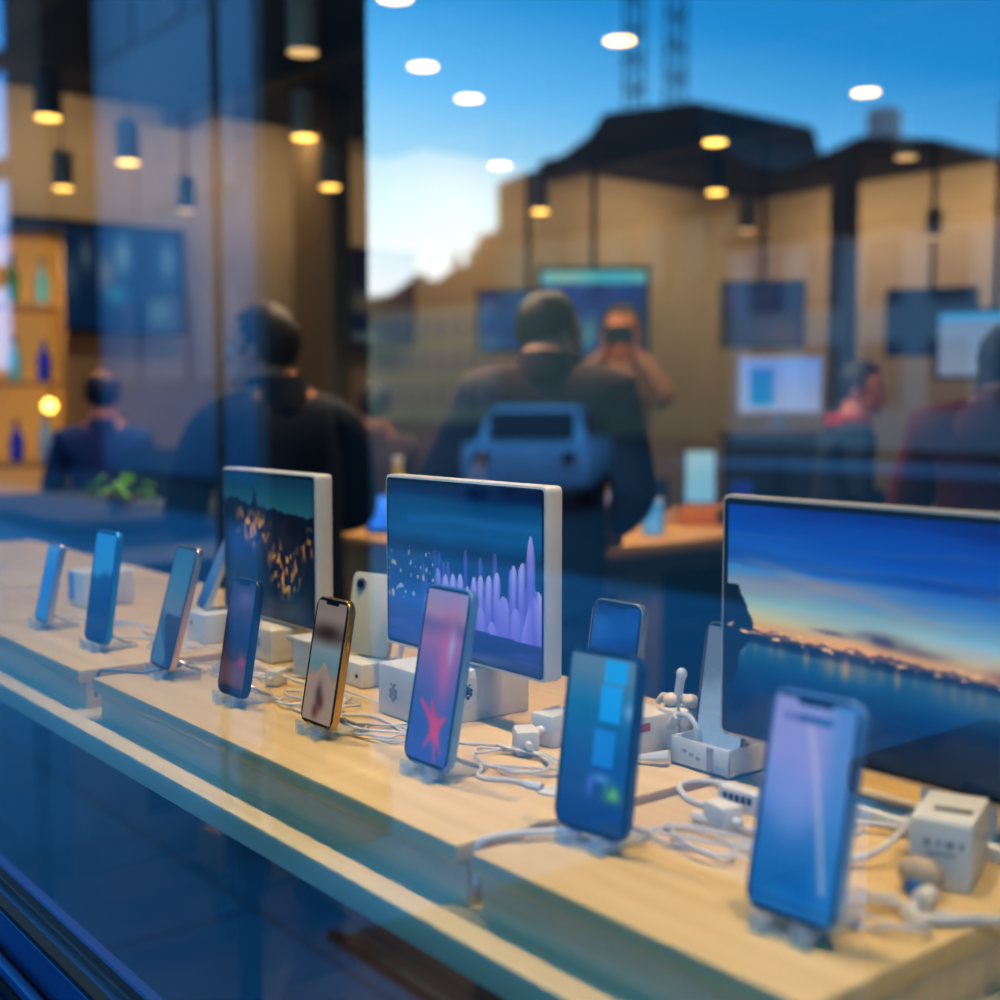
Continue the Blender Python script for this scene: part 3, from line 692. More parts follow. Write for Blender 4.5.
def p_blueTV(u, v):
    if v < .18: return mixc((70, 190, 205), (150, 206, 190), .5 + .5 * math.sin(u * 7))
    c = mixc((16, 36, 110), (14, 60, 140), .5 + fbm(u, v, 4, 2))
    c = mixc(c, (130, 190, 170), .8 * blob(u, v, .46, .74, .10, .2)); c = mixc(c, (20, 22, 36), .8 * blob(u, v, .85, .75, .25, .3))
    return mixc(c, (60, 110, 200), .6 * blob(u, v, .12, .4, .1, .15))
wall_screen('television', 'hanging blue screen with a teal top strip, behind the man in plum', (-6.10, 5.65, 1.75), face(-6.1, 5.65), .74, .60, p_blueTV, .8, pole=1.4)
wall_screen('television', 'hanging blue screen half hidden behind the plum man\'s head, left of the teal strip screen', (-6.95, 5.80, 1.82), face(-6.95, 5.8), .74, .45, lambda u, v: mixc((14, 50, 110), (20, 90, 140), .5 + fbm(u, v, 5, 1)), .8, pole=1.4)
wall_screen('monitor', 'pale cyan screen at the right edge behind the maroon woman\'s head', (-3.60, 6.25, 1.58), face(-3.6, 6.25), .62, .38, lambda u, v: (60, 160, 210) if v < .14 else mixc((120, 140, 165), (150, 160, 175), v), .9, pole=1.6)

# ------------------------------------------------------------------ shop furniture
orange_wood = wood_mat('honey_wood', (176, 128, 66), (204, 156, 90), .45, axis=1)
dark_wood = wood_mat('dark_cabinet_wood', (40, 28, 22), (58, 40, 30), .5)
t = thing('display_table', 'long honey wood display table right of the man in the plum jacket', 'table', (-3.55, 3.50, 0))
MB().box((0, 0, .925), (.78, 1.06, .05), bev=.006).build('tabletop', orange_wood, t)
MB().box((.02, 0, .87), (.7, .98, .06)).build('apron', wood_mat('table_apron', (140, 104, 60), (158, 120, 72)), t)
MB().box((0.1, -.33, .42), (.5, .3, .84), bev=.004).build('end_panel', wood_mat('pale_panel', (170, 140, 98), (186, 156, 112)), t)
MB().box((0, .15, .42), (.56, .62, .84), bev=.004).build('cabinet', dark_wood, t)
for k in range(2): MB().box((.284, .15, .3 + .3 * k), (.012, .58, .035), bev=.003).build('shelf_edge', wood_mat('shelf_edge_wood', (120, 88, 52), (136, 100, 60)), t)
t = thing('device_table', 'small pale table with blue screened tablets behind the violet spires monitor', 'table', (-3.66, 2.50, 0))
MB().box((0, 0, .985), (.42, .46, .03), bev=.004).build('tabletop', orange_wood, t)
MB().box((0, 0, .48), (.30, .34, .96), bev=.004).build('pedestal', wood_mat('pedestal_wood', (150, 122, 82), (166, 138, 96)), t)
def tablet(label, loc, rz, W, H, paint, tilt=18, es=.9, name='tablet', frame=black, group='tablets and phones on the shop tables'):
    t = thing(name, label, 'tablet' if name == 'tablet' else 'phone', loc, rz, group, rx=-R(tilt))
    MB().prism(rounded(W, H, .008, 3), 0, .009, bev=.002).build('body', frame, t)
    picture('screen', W - .01, H - .01, 16, 20, bezel(paint, .06, H / W, False), screen_mat('tablet_display', es, .2, .4), t, y=-.001, z0=.005)
    return t
bl = lambda a, b: (lambda u, v: mixc(a, b, v + .3 * nz(u, v, 4, 1)))
tablet('bright blue tablet on the small table, nearest the plum man', (-3.52, 2.63, 1.005), face(-3.4, 2.6), .21, .17, bl((70, 150, 235), (20, 120, 210)), es=1.6)
tablet('blue tablet at the left of the small table', (-3.60, 2.40, 1.002), face(-3.6, 2.4), .19, .15, bl((80, 140, 230), (30, 100, 200)), es=1.6)
tablet('cyan tablet at the front of the small table', (-3.50, 2.47, 1.002), face(-3.5, 2.4), .12, .09, bl((20, 180, 230), (20, 160, 220)), es=1.6)
r = thing('bottle', 'yellow bottle standing on the small table with blue tablets', 'bottle', (-3.72, 2.50, 1.0))
MB().lathe([(.04, 0), (.042, .10), (.03, .16), (.016, .20), (.016, .24)]).build('body', mat('yellow_plastic', (206, 186, 40), .4), r)
MB().cyl((0, 0, .25), .019, .03).build('cap', warm_white, r)
tablet('white screened tablet in a black stand on the long table', (-3.55, 3.90, 1.03), face(-3.55, 3.9), .14, .24, bl((170, 200, 200), (130, 190, 215)), 14, 1.0)
tablet('light blue phone leaning at the front of the long table', (-3.33, 3.40, .951), face(-3.33, 3.4), .085, .15, bl((40, 130, 180), (150, 190, 215)), 20, 1.0, 'phone', steel)
tablet('dark blue phone right of the white screened tablet', (-3.34, 3.92, .952), face(-3.34, 3.92), .10, .20, bl((30, 44, 120), (50, 70, 150)), 12, .8, 'phone')
tablet('phone with a purple and teal screen at the back of the long table', (-3.84, 3.78, 1.00), face(-3.84, 3.78), .09, .17, lambda u, v: (60, 60, 150) if v < .5 else (20, 150, 140), 12, .8, 'phone')
tablet('small dark phone beside the purple and teal phone', (-3.70, 3.82, 1.00), face(-3.7, 3.82), .07, .14, bl((20, 16, 22), (30, 22, 26)), 12, .6, 'phone')
r = thing('riser_block', 'orange wooden block under the white screened tablet', 'block', (-3.50, 3.93, .95), face(-3.5, 3.93))
MB().box((0, 0, .04), (.26, .12, .08), bev=.004).build('block', wood_mat('orange_block', (190, 112, 36), (206, 130, 48)), r)
MB().box((0.06, -.061, .04), (.09, .004, .06)).build('dark_inset', black, r)
r = thing('riser_block', 'low wooden block under the purple and teal phone', 'block', (-3.78, 3.83, .95), face(-3.78, 3.83))
MB().box((0, 0, .025), (.3, .12, .05), bev=.004).build('block', orange_wood, r)
MB().box((0, -.061, .025), (.2, .003, .02)).build('front_strip', warm_white, r)
# white/pink phone things near plum man's elbow
tablet('pinkish white phone beside the plum man\'s right elbow', (-3.62, 3.42, .951), face(-3.62, 3.42), .08, .16, bl((200, 190, 200), (200, 120, 130)), 15, .6, 'phone', white_plastic)

t = thing('cabinet', 'tall dark cabinet under the white computer screen', 'cabinet', (-4.10, 5.15, 0), face(-4.1, 5.15))
MB().box((0, 0, .64), (.62, .4, 1.28), bev=.006).build('carcass', mat('near_black_laminate', (18, 16, 20), .4), t)
MB().box((0, 0, 1.30), (.68, .46, .04), bev=.006).build('cabinet_top', wood_mat('brown_top', (96, 66, 34), (112, 78, 42)), t)
for sx in (-1, 1):
    d = MB().box((sx * .152, -.206, .64), (.298, .014, 1.2), bev=.003).build('door', MATS['near_black_laminate'], t)
    MB().box((sx * .03, -.218, .7), (.012, .014, .14), bev=.002).build('handle', steel, d)
def p_white(u, v):
    c = mixc((120, 150, 215), (160, 170, 200), v)
    if .12 < u < .42 and .2 < v < .9: c = mixc((20, 110, 190), (20, 150, 190), v)
    return c
t = thing('computer', 'white computer screen showing a blue phone picture, on the dark cabinet', 'computer', (-4.12, 5.12, 1.327), face(-4.1, 5.12))
MB().prism(rounded(.42, .30, .012, 4), 0, .03, bev=.004).build('casing', white_plastic, t, loc=(0, 0, .07))
picture('screen', .40, .27, 30, 24, p_white, screen_mat('computer_display', 1.0, .2, .4), t, y=-.002, z0=.085)
MB().box((0, .04, .06), (.06, .02, .13), bev=.003).box((0, .03, .006), (.16, .14, .012), bev=.003).build('foot', steel, t)

t = thing('counter', 'dark counter with a pale grey front at the left, under the bottles', 'counter', (-4.36, 1.70, 0))
MB().box((0, 0, .525), (1.24, .774, 1.05), bev=.004).build('carcass', mat('pale_grey_front', (142, 146, 158), .6), t)
MB().box((0, 0, 1.075), (1.30, .80, .05), bev=.005).build('worktop', mat('black_worktop', (12, 11, 13), .75), t)
MB().box((.622, .1, .55), (.006, .5, .8)).build('end_door', mat('near_black_laminate', (18, 16, 20), .4), t)
t = thing('laptop', 'open dark laptop on the dark counter left of the standing man', 'laptop', (-4.13, 1.80, 1.10), R(60))
MB().box((0, 0, .008), (.30, .2, .014), bev=.003).build('keyboard_base', steel, t)
MB().box((0, .12, .10), (.30, .012, .19), rot=(R(-14), 0, 0), bev=.003).build('lid', mat('dark_lid', (18, 24, 36), .4), t)
r = thing('potted_plant', 'small green plant on the dark counter beside the laptop', 'plant', (-3.93, 1.56, 1.10))
MB().lathe([(.03, 0), (.042, .05), (.044, .055), (.036, .055)]).build('pot', mat('terracotta', (150, 96, 60), .7), r)
lf = MB()
for k in range(16):
    a = 2.4 * k; h = .06 + .02 * (k % 3); q = .03 + .02 * (k % 4)
    lf.ell((q * math.cos(a), q * math.sin(a), h + .01 * math.sin(k)), (.03, .012, .006), rot=(.3 * math.sin(k), .5, a), n=8)
lf.build('leaves', mat('leaf_green', (96, 170, 40), .5), r)

# lit shelving with bottles at the left edge
t = thing('shelving_unit', 'honey lit open shelving unit with bottles at the left edge', 'shelf', (-7.12, 2.00, 0), R(72))
glow = mat('golden_shelf_back', (206, 160, 84), .6, emit=(255, 180, 70), es=.5)
MB().box((0, .14, 1.2), (.98, .02, 2.4)).build('back_panel', glow, t)
for sx in (-1, 1): MB().box((sx * .48, 0, 1.2), (.03, .3, 2.4), bev=.003).build('side_panel', orange_wood, t)
SH = (.30, .70, 1.12, 1.56, 1.98, 2.38)
for z in SH: MB().box((0, 0, z), (.93, .28, .03), bev=.003).build('shelf', orange_wood, t)
Ms = Matrix.Translation((-7.12, 2.00, 0)) @ Matrix.Rotation(R(72), 4, 'Z')
goods = [('amber bottle', (196, 120, 30)), ('clear teal bottle', (120, 190, 190)), ('white bottle', (220, 210, 190)), ('red bottle', (170, 50, 40)), ('deep blue bottle', (30, 40, 190)), ('gold bottle', (226, 180, 60)), ('green bottle', (80, 130, 50)), ('pale blue bottle', (150, 180, 210))]
rows = {1.12: 'third shelf', 1.56: 'fourth shelf', 1.98: 'top lit shelf'}
pos_words = ['first from the left', 'second from the left', 'third from the left', 'fourth from the left', 'fifth from the left', 'sixth from the left']
for ri, (z, rn) in enumerate(rows.items()):
    for k in range(6):
        nm, col = goods[(k * 3 + ri * 5) % 8]
        p = Ms @ Vector((-.38 + .152 * k, -.03, z + .0155))
        hgt = .22 + .05 * ((k * 7 + ri) % 4) / 3
        r = thing('bottle', '%s on the %s of the lit shelving, %s' % (nm, rn, pos_words[k]), 'bottle', p, 0, 'bottles on the lit shelving')
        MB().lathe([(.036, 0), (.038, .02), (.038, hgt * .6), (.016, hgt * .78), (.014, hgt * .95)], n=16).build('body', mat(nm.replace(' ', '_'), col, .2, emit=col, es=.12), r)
        MB().cyl((0, 0, hgt * .97), .017, hgt * .1, n=14).build('cap', gold if k % 2 else black, r)
r = thing('bulb', 'small glowing round bulb on the front of the lit shelving', 'bulb', Ms @ Vector((.40, -.17, 1.44)))
MB().ell((0, 0, 0), (.035, .035, .035)).build('globe', mat('bulb_glow', (255, 230, 160), .4, emit=(255, 205, 90), es=10), r)
MB().tube([(0, 0, .03), (0, .02, .08), (0, .03, .112)], .006).build('cord', black, r)

# crate under the counter, seen through the glass at floor level
t = thing('wooden_crate', 'tall honey wood crate standing on the floor behind the man\'s legs', 'crate', (-3.47, 1.83, 0), R(10))
for z in (.07, .24, .41): MB().box((0, -.15, z), (.30, .016, .13), bev=.003).box((.142, 0, z), (.016, .3, .13), bev=.003).box((-.142, 0, z), (.016, .3, .13), bev=.003).box((0, .15, z), (.30, .016, .13), bev=.003).build('slat_ring', orange_wood, t)
for sx in (-1, 1):
    for sy in (-1, 1): MB().box((sx * .125, sy * .132, .24), (.02, .02, .48)).build('corner_post', orange_wood, t)

# ------------------------------------------------------------------ people
def skin_mesh(verts, edges, radii, levels=2, root=0):
    me = bpy.data.meshes.new('tmp'); me.from_pydata([tuple(v) for v in verts], edges, [])
    o = bpy.data.objects.new('tmp', me); C.objects.link(o)
    o.modifiers.new('s', 'SKIN')
    sv = me.skin_vertices[0].data
    for i, r in enumerate(radii): sv[i].radius = r if isinstance(r, tuple) else (r, r); sv[i].use_root = (i == root)
    sb = o.modifiers.new('b', 'SUBSURF'); sb.levels = levels; sb.render_levels = levels
    dg = bpy.context.evaluated_depsgraph_get(); dg.update()
    out = bpy.data.meshes.new_from_object(o.evaluated_get(dg))
    bpy.data.objects.remove(o); bpy.data.meshes.remove(me)
    return out

def remesh(me, voxel, smooth=4):
    o = bpy.data.objects.new('tmp', me); C.objects.link(o)
    m = o.modifiers.new('r', 'REMESH'); m.mode = 'VOXEL'; m.voxel_size = voxel
    s = o.modifiers.new('s', 'SMOOTH'); s.iterations = smooth; s.factor = .4
    dg = bpy.context.evaluated_depsgraph_get(); dg.update()
    out = bpy.data.meshes.new_from_object(o.evaluated_get(dg))
    bpy.data.objects.remove(o)
    return out

def link_mesh(name, me, m, parent):
    me.materials.clear(); me.materials.append(m)
    for p in me.polygons: p.use_smooth = True
    o = bpy.data.objects.new(name, me); C.objects.link(o); o.parent = parent; return o

def person(label, loc, facing, height, skin, hair_col, top_col, leg_col, arms, head_turn=0., hair='short', build=1., drop=0., hx=0., hs=1., collar_h=1., bow=0., collar=True, shoe=(24, 20, 20), coat=False, hood=False):
    """A clothed figure facing local +y. arms = ((elbow, wrist) left, (elbow, wrist) right) in metres for a 1.75 m figure."""
    k = height / 1.75
    root = thing('person', label, 'person', loc, math.atan2(facing[1], facing[0]) - PI / 2, 'people in the shop')
    root.scale = (k, k, k)
    sk = mat('skin_%d_%d_%d' % skin, skin, .55); cl = mat('cloth_%d_%d_%d' % top_col, top_col, .85, scale=40, var=.12); tr = mat('cloth_%d_%d_%d' % leg_col, leg_col, .85, scale=40, var=.12)
    V = Vector
    hips = V((0, 0, .95)); ch = V((0, bow * .5, 1.30)); nb = V((0, bow * .9, 1.455)); nk = V((0, bow + .012, 1.525 - drop * .5)); hd = V((hx, bow * 1.2 + .03 + drop * .5, 1.632 - drop))
    # --- body skeleton
    v, e, r = [], [], []
    def add(p, rad, par=None):
        v.append(V(p)); r.append(rad); i = len(v) - 1
        if par is not None: e.append((par, i))
        return i
    pel = add(hips, (.145, .105)); sp = add((0, bow * .2, 1.12), (.13, .095), pel); c1 = add(ch, (.155, .105), sp); n0 = add(nb, (.085, .07), c1); n1 = add(nk, (.062, .062), n0); add(hd, (.06, .07), n1)
    for s, (el, wr) in zip((-1, 1), arms):
        sh = add((s * .175 * build, bow * .8, 1.41), .058, c1 if False else n0)
        el = V(el); wr = V(wr)
        a = add(el, .042, sh); m1 = add(el.lerp(wr, .45), .038, a); w = add(wr, .026, m1)
        d = (wr - el).normalized(); side = d.cross(V((0, 0, 1)))
        if side.length < .2: side = V((0, 1, 0))
        side.normalize(); nrm = side.cross(d)
        pm = add(wr + d * .055, (.038, .018), w)
        for q, L in enumerate((.070, .080, .074, .058)):
            off = side * ((q - 1.5) * .021)
            k0 = add(wr + d * .085 + off, .0100, pm); k1 = add(wr + d * (.085 + L * .5) + off * 1.1 - nrm * .008, .0092, k0); add(wr + d * (.085 + L * .92) + off * 1.1 - nrm * .026, .0080, k1)
        t0 = add(wr + d * .035 - side * .036, .0115, pm); add(wr + d * .075 - side * .058 - nrm * .012, .0090, t0)
    for s in (-1, 1):
        h = add((s * .095, 0, .90), .088, pel); kn = add((s * .105, .02, .50), .058, h); cf = add((s * .107, -.005, .34), .054, kn); an = add((s * .11, -.02, .09), .036, cf)
        f = add((s * .118, .06, .045), (.04, .03), an); add((s * .125, .14, .03), (.036, .022), f)
    me = skin_mesh(v, e, r, 2, pel)
    bm = bmesh.new(); bm.from_mesh(me); bpy.data.meshes.remove(me)
    # --- head shape: cranium, jaw, nose, ears, lips, brow, turned on the neck
    hb = MB()
    hb.ell((0, .0, .02), (.074, .094, .098), n=28).ell((0, .030, -.045), (.056, .066, .070), n=20).ell((0, .078, -.085), (.026, .022, .022), n=12)
    hb.ell((0, .103, -.018), (.012, .020, .026), n=12).ell((0, .113, -.032), (.015, .013, .011), n=10)
    hb.ell((0, .090, -.058), (.024, .012, .007), n=12).ell((0, .084, .022), (.052, .016, .012), n=14)
    for s in (-1, 1): hb.ell((s * .078, -.006, -.010), (.010, .022, .033), rot=(.15, 0, 0), n=12).ell((s * .030, .082, -.022), (.020, .014, .014), n=10)
    M = Matrix.Translation(hd) @ Matrix.Scale(hs, 4) @ Matrix.Rotation(head_turn, 4, 'Z') @ Matrix.Rotation(-bow * 1.2, 4, 'X')
    hm = bpy.data.meshes.new('h'); hb.bm.to_mesh(hm); hb.bm.free(); hm.transform(M); bm.from_mesh(hm); bpy.data.meshes.remove(hm)
    bm2 = bpy.data.meshes.new('body'); bm.to_mesh(bm2); bm.free()
    body = link_mesh('body', remesh(bm2, .0075, 5), sk, root)
    for s in (-1, 1):
        ey = MB().ell((0, 0, 0), (.0125, .010, .0085), n=14).build('eye', mat('eye_white', (210, 206, 200), .2), root); ey.matrix_local = M @ Matrix.Translation((s * .031, .089, .004))
        ir = MB().ell((0, .008, 0), (.0055, .003, .0055), n=10).build('iris', mat('eye_dark', (30, 22, 18), .2), ey)
    # --- hair: cap over the skull, cut by style
    hm_ = mat('hair_%d_%d_%d' % hair_col, hair_col, .6, scale=60, var=.3)
    hbm = MB()
    hbm.ell((0, -.008, .026), (.080, .098, .101), n=32)
    for vv in list(hbm.bm.verts):
        c = vv.co
        n_ = noise.noise(c * 34) * .007 + noise.noise(c * 90) * .004
        vv.co = c * (1 + n_ / max(.05, c.length))
    cut = []
    for vv in hbm.bm.verts:
        c = vv.co
        face_side = c.y > .030 and c.z < .066 + (.0 if hair != 'bald' else .05)
        low = c.z < (-.075 if c.y < -.03 else -.03 + .0 * c.y)
        crown = hair == 'bald' and c.z > .095 and c.y > -.06
        if face_side or low or crown: cut.append(vv)
    bmesh.ops.delete(hbm.bm, geom=cut, context='VERTS')
    ho = hbm.build('hair', hm_, root); ho.matrix_local = M
    so = ho.modifiers.new('t', 'SOLIDIFY'); so.thickness = .006; so.offset = 1
    if hair == 'bun':
        bu = MB().ell((0, -.085, .075), (.045, .04, .045), n=20).build('hair_bun', hm_, root); bu.matrix_local = M
    if hair == 'long':
        lh = MB(); lh.ell((0, -.055, -.10), (.080, .052, .17), n=24).ell((-.055, -.02, -.08), (.035, .05, .13), n=16).ell((.055, -.02, -.08), (.035, .05, .13), n=16)
        hl = lh.build('long_hair', hm_, root); hl.matrix_local = M
    # --- top
    v, e, r = [], [], []
    low_z = .50 if coat else .86
    pel = add((0, -.0, .94), (.178 * build, .130)); c0 = add((0, bow * .2, 1.12), (.170 * build, .128), pel); c1 = add(ch, (.185 * build, .132), c0); n0 = add(nb - V((0, 0, .015)), (.128, .10), c1); add(nb + V((0, .008, .05)), (.086, .084), n0)
    if coat: lo = add((0, 0, .72), (.205 * build, .155), pel); add((0, 0, low_z), (.225 * build, .17), lo)
    else: add((0, 0, low_z), (.182 * build, .135), pel)
    for s, (el, wr) in zip((-1, 1), arms):
        sh = add((s * .178 * build, bow * .8, 1.405), .080, n0); a = add(el, .063, sh); m1 = add(V(el).lerp(V(wr), .5), .055, a); add(V(el).lerp(V(wr), .93), .043, m1)
    link_mesh('coat' if coat else 'jacket', skin_mesh(v, e, r, 2, 0), cl, root)
    if collar:
        MB().lathe([(.098, -.02), (.092, .02), (.082, .05 * collar_h), (.078, .05 * collar_h), (.072, .0)], n=24).build('collar', cl, root, loc=nb + V((0, .004, .005)), rot=(R(-6), 0, 0))
    if hood: MB().ell((0, -.10, 1.42), (.13, .07, .09)).build('hood', cl, root)
    # --- trousers and shoes
    v, e, r = [], [], []
    pel = add((0, 0, .97), (.155, .118))
    for s in (-1, 1):
        h = add((s * .095, 0, .86), .105, pel); kn = add((s * .105, .018, .50), .075, h); add((s * .11, -.012, .07), .066, kn)
    link_mesh('trousers', skin_mesh(v, e, r, 2, 0), tr, root)
    sm = mat('shoe_leather_%d' % shoe[0], shoe, .5)
    for s in (-1, 1):
        MB().ell((s * .12, .05, .045), (.052, .145, .05), n=20).box((s * .12, .05, .012), (.09, .27, .024), bev=.01).build('shoe', sm, root)
    return root

relax = (((-.27, -.02, 1.13), (-.25, .10, .90)), ((.27, -.02, 1.13), (.25, .10, .90)))
front = (((-.26, .06, 1.14), (-.12, .30, 1.12)), ((.26, .06, 1.14), (.12, .30, 1.12)))
wide = (((-.285, .02, 1.18), (-.25, .26, 1.10)), ((.225, -.02, 1.16), (.17, .21, 1.06)))
person('man in a dark navy jacket seen from behind, hair lit orange, at the left', (-3.07, 1.672, 0), (-.97, .22), 1.735, (198, 130, 92), (34, 22, 16), (16, 24, 40), (20, 34, 66), front, head_turn=.8, build=1.12, drop=.02, hx=-.03, collar_h=1.45)
person('man in a plum jacket with short dark hair, seen from behind at the centre', (-2.49, 2.14, 0), (-.70, .72), 1.83, (196, 124, 96), (40, 30, 28), (86, 50, 58), (34, 28, 44), wide, head_turn=-.8, build=.95, drop=.07, bow=.03, hs=.88)
person('woman in a dark maroon coat seen from behind at the right edge', (-1.70, 3.02, 0), (-.52, .86), 1.72, (190, 130, 104), (46, 30, 26), (120, 34, 26), (30, 24, 34), front, hair='long', build=1.06, drop=.06, hs=.9, coat=True, hood=True)
person('person in a dark teal jacket with a red scarf, bent over a tablet', (-3.26, 4.42, 0), (.55, .65), 1.62, (196, 124, 106), (34, 28, 44), (24, 44, 66), (24, 26, 40), front, head_turn=-.5, build=.95, bow=.07)
person('balding man in a blue shirt behind the dark counter at the left', (-5.58, 2.14, 0), (-.9, .35), 1.60, (176, 112, 92), (22, 20, 34), (26, 52, 110), (24, 26, 36), front, hair='bald')
person('dark haired person in brown standing between the two men', (-4.75, 3.07, 0), (-.84, .54), 1.55, (150, 100, 76), (44, 30, 30), (66, 46, 34), (30, 26, 30), relax)
raised = (((-.20, .10, 1.33), (-.06, .19, 1.55)), ((.20, .10, 1.33), (.06, .19, 1.55)))
person('person in a pale pink shirt raising a black camera to the face', (-4.40, 4.26, 0), (.70, -.72), 1.92, (206, 128, 84), (60, 38, 26), (176, 132, 106), (60, 52, 60), raised, build=.8)
r = thing('camera', 'black camera held up to the face of the person in pale pink', 'camera', (-4.40 + .70 * .27, 4.26 - .72 * .27, 1.735), math.atan2(.70, .72))
MB().box((0, 0, .035), (.13, .06, .085), bev=.008).build('camera_body', black, r)
MB().cyl((0, -.06, .035), .036, .08, rot=(PI / 2, 0, 0)).build('lens_barrel', dark_metal, r)
r = thing('scarf', 'red scarf round the neck of the person bent over a tablet', 'scarf', (-3.26 + .03, 4.42 + .04, 1.345))
MB().lathe([(.07, 0), (.098, .015), (.095, .05), (.075, .065), (.062, .04)], n=24).build('loop', mat('red_wool', (176, 44, 50), .8), r)
MB().box((.10, -.02, -.06), (.03, .06, .14), rot=(0, .12, .2), bev=.012).build('hanging_end', MATS['red_wool'], r)
t = thing('side_table', 'honey wood side table in front of the person with the red scarf', 'table', (-2.80, 4.98, 0), .4)
MB().box((0, 0, .93), (.52, .42, .04), bev=.005).build('tabletop', orange_wood, t)
for sx in (-1, 1):
    for sy in (-1, 1): MB().box((sx * .17, sy * .17, .455), (.04, .04, .91)).build('leg', dark_wood, t)
tablet('bright blue tablet on the side table by the person with the red scarf', (-2.86, 4.92, .955), face(-2.8, 4.9), .24, .19, bl((40, 130, 200), (60, 150, 220)), 25, .9)
tablet('second blue tablet at the right of the side table', (-2.66, 5.06, .955), face(-2.8, 4.9), .16, .15, bl((30, 110, 190), (60, 140, 220)), 25, .9)

# ------------------------------------------------------------------ the street outside, mirrored in the glass
structure('pavement', MB().box((-40, -3.05, -.06), (150, 6.4, .1)), tile_mat('street_paving', (26, 88, 116), (30, 96, 126), (18, 66, 90), .8, .6))
structure('road', MB().box((-40, -34.2, -.07), (150, 56, .1)), mat('dark_asphalt', (24, 30, 40), .85, scale=3))
structure('kerb_road', MB().box((-7, -24, -.01), (30, 5, .02)), mat('pale_road', (112, 122, 146), .8))
# near stone pillar, and slim pale tubes added for highlights in the reflection
t = thing('stone_pillar', 'dark stone pillar mirrored in the glass left of the bright sky', 'pillar', (-3.69, -1.28, 0))
MB().box((-.02, -.04, 3.2), (.42, .18, 6.4), bev=.02).build('shaft', mat('dark_stone', (20, 16, 14), .8), t)
MB().box((0, 0, .12), (.5, .33, .24), bev=.02).build('plinth', MATS['dark_stone'], t)
for dx, lab in ((-.33, 'pale drainpipe mirrored at the left of the dark pillar'), (-.02, 'pale drainpipe mirrored in front of the dark pillar')):
    t = thing('drainpipe', lab, 'pipe', (-3.69 + dx, -1.12, 0), 0, 'drainpipes mirrored in the glass')
    MB().cyl((0, 0, 3.0), .018, 6.0, n=12).build('pipe', mat('pale_pipe', (126, 128, 136), .5), t)
    for z in (.8, 2.2, 3.6): MB().cyl((0, 0, z), .024, .03, n=12).build('bracket', MATS['pale_pipe'], t)
# dark bin reflected at lower right
t = thing('waste_bin', 'dark street bin mirrored at the lower right over the largest monitor', 'bin', (-.78, -.62, 0))
MB().box((.12, 0, .48), (.52, .3, .96), bev=.03).build('bin_body', mat('dark_bin', (14, 15, 18), .6), t)
MB().box((.12, 0, .985), (.55, .33, .05), bev=.015).build('lid', MATS['dark_bin'], t)
t = thing('entrance_mat', 'dark mat lying on the pavement, mirrored at the lower right', 'mat', (-1.5, -1.45, -.01))  # mat added to darken the mirrored pavement
MB().box((0, 0, .01), (2.7, 1.1, .02), bev=.006).build('mat_surface', mat('dark_rubber', (20, 18, 22), .9, bump=.3), t)
MB().box((0, .57, .008), (2.8, .03, .024), bev=.004).box((0, -.57, .008), (2.8, .03, .024), bev=.004).build('mat_edge', dark_metal, t)
# blue-grey office block and dark tower to the left
def facade(t, x0, x1, z0, z1, y, nx, nz_, wm, w_=.55, h_=.62, skip=()):
    dx = (x1 - x0) / nx; dz = (z1 - z0) / nz_
    for i in range(nx):
        for j in range(nz_):
            if (i, j) in skip: continue
            w = MB().box((x0 + dx * (i + .5), y, z0 + dz * (j + .5)), (dx * w_, .12, dz * h_)).build('window', wm, t, smooth=False)
win_warm = mat('warm_lit_window', (120, 110, 90), .3, emit=(255, 210, 140), es=.10)
win_dim = mat('dim_window', (96, 98, 112), .4)
blue_wall = mat('blue_grey_facade', (58, 116, 152), .7)
t = thing('office_block', 'plain blue grey office block mirrored behind the left wall screen', 'building', (-24.1, -10.6, 0))
MB().box((0, 0, 8), (7.4, 1.6, 16), bev=.05).build('wall', blue_wall, t)
facade(t, -3.6, 3.6, 1, 15, .80, 3, 4, mat('blue_window', (50, 104, 140), .5), .8, .5)
MB().box((0, 0, 16.2), (7.4, 1.6, .4)).build('roof', blue_wall, t)
t = thing('tower', 'dark tower with bright blue glass strips mirrored at the left edge', 'building', (-32.3, -9.8, 0))
MB().box((0, 0, 9), (8.0, 2.0, 18), bev=.05).build('wall', mat('black_stone', (9, 8, 10), .8), t)
facade(t, -3.95, 2.0, 2, 17, 1.02, 3, 6, mat('sky_blue_glass', (60, 150, 220), .2, emit=(60, 150, 220), es=.28), .62, .78)  # sky in the panes is painted as blue colour and glow
MB().box((0, 0, 18.2), (8.0, 2.0, .4)).build('roof', MATS['black_stone'], t)

stone_b = mat('brown_stone', (150, 124, 98), .8, scale=.6, var=.2); slate = mat('slate_roof', (30, 34, 44), .7, scale=.8); brick = mat('orange_tile_roof', (150, 78, 46), .8)
def building(label, name, x, y, outline, depth, wall_top, wm, rm, fx0, fx1, fz0, fz1, nx, nz_, winm, chim=(), wtop=None):
    t = thing(name, label, 'building', (x, y, 0), 0, 'buildings mirrored in the glass')
    xs = [p[0] for p in outline]
    MB().box(((min(xs) + max(xs)) / 2, -depth / 2, wall_top / 2), (max(xs) - min(xs), depth, wall_top)).build('wall', wm, t, smooth=False)
    MB().prism([(min(xs), wall_top)] + outline + [(max(xs), wall_top)], .0, -depth).build('roof', rm, t, smooth=False)
    MB().box(((min(xs) + max(xs)) / 2, .1, wall_top), (max(xs) - min(xs) + .4, .5, .4)).build('cornice', rm, t, smooth=False)
    facade(t, fx0, fx1, fz0, fz1, .05, nx, nz_, winm)
    for cx, cz, h in chim: MB().box((cx, -depth * .3, cz + h / 2), (.8, .8, h)).build('chimney', wm, t)
    return t
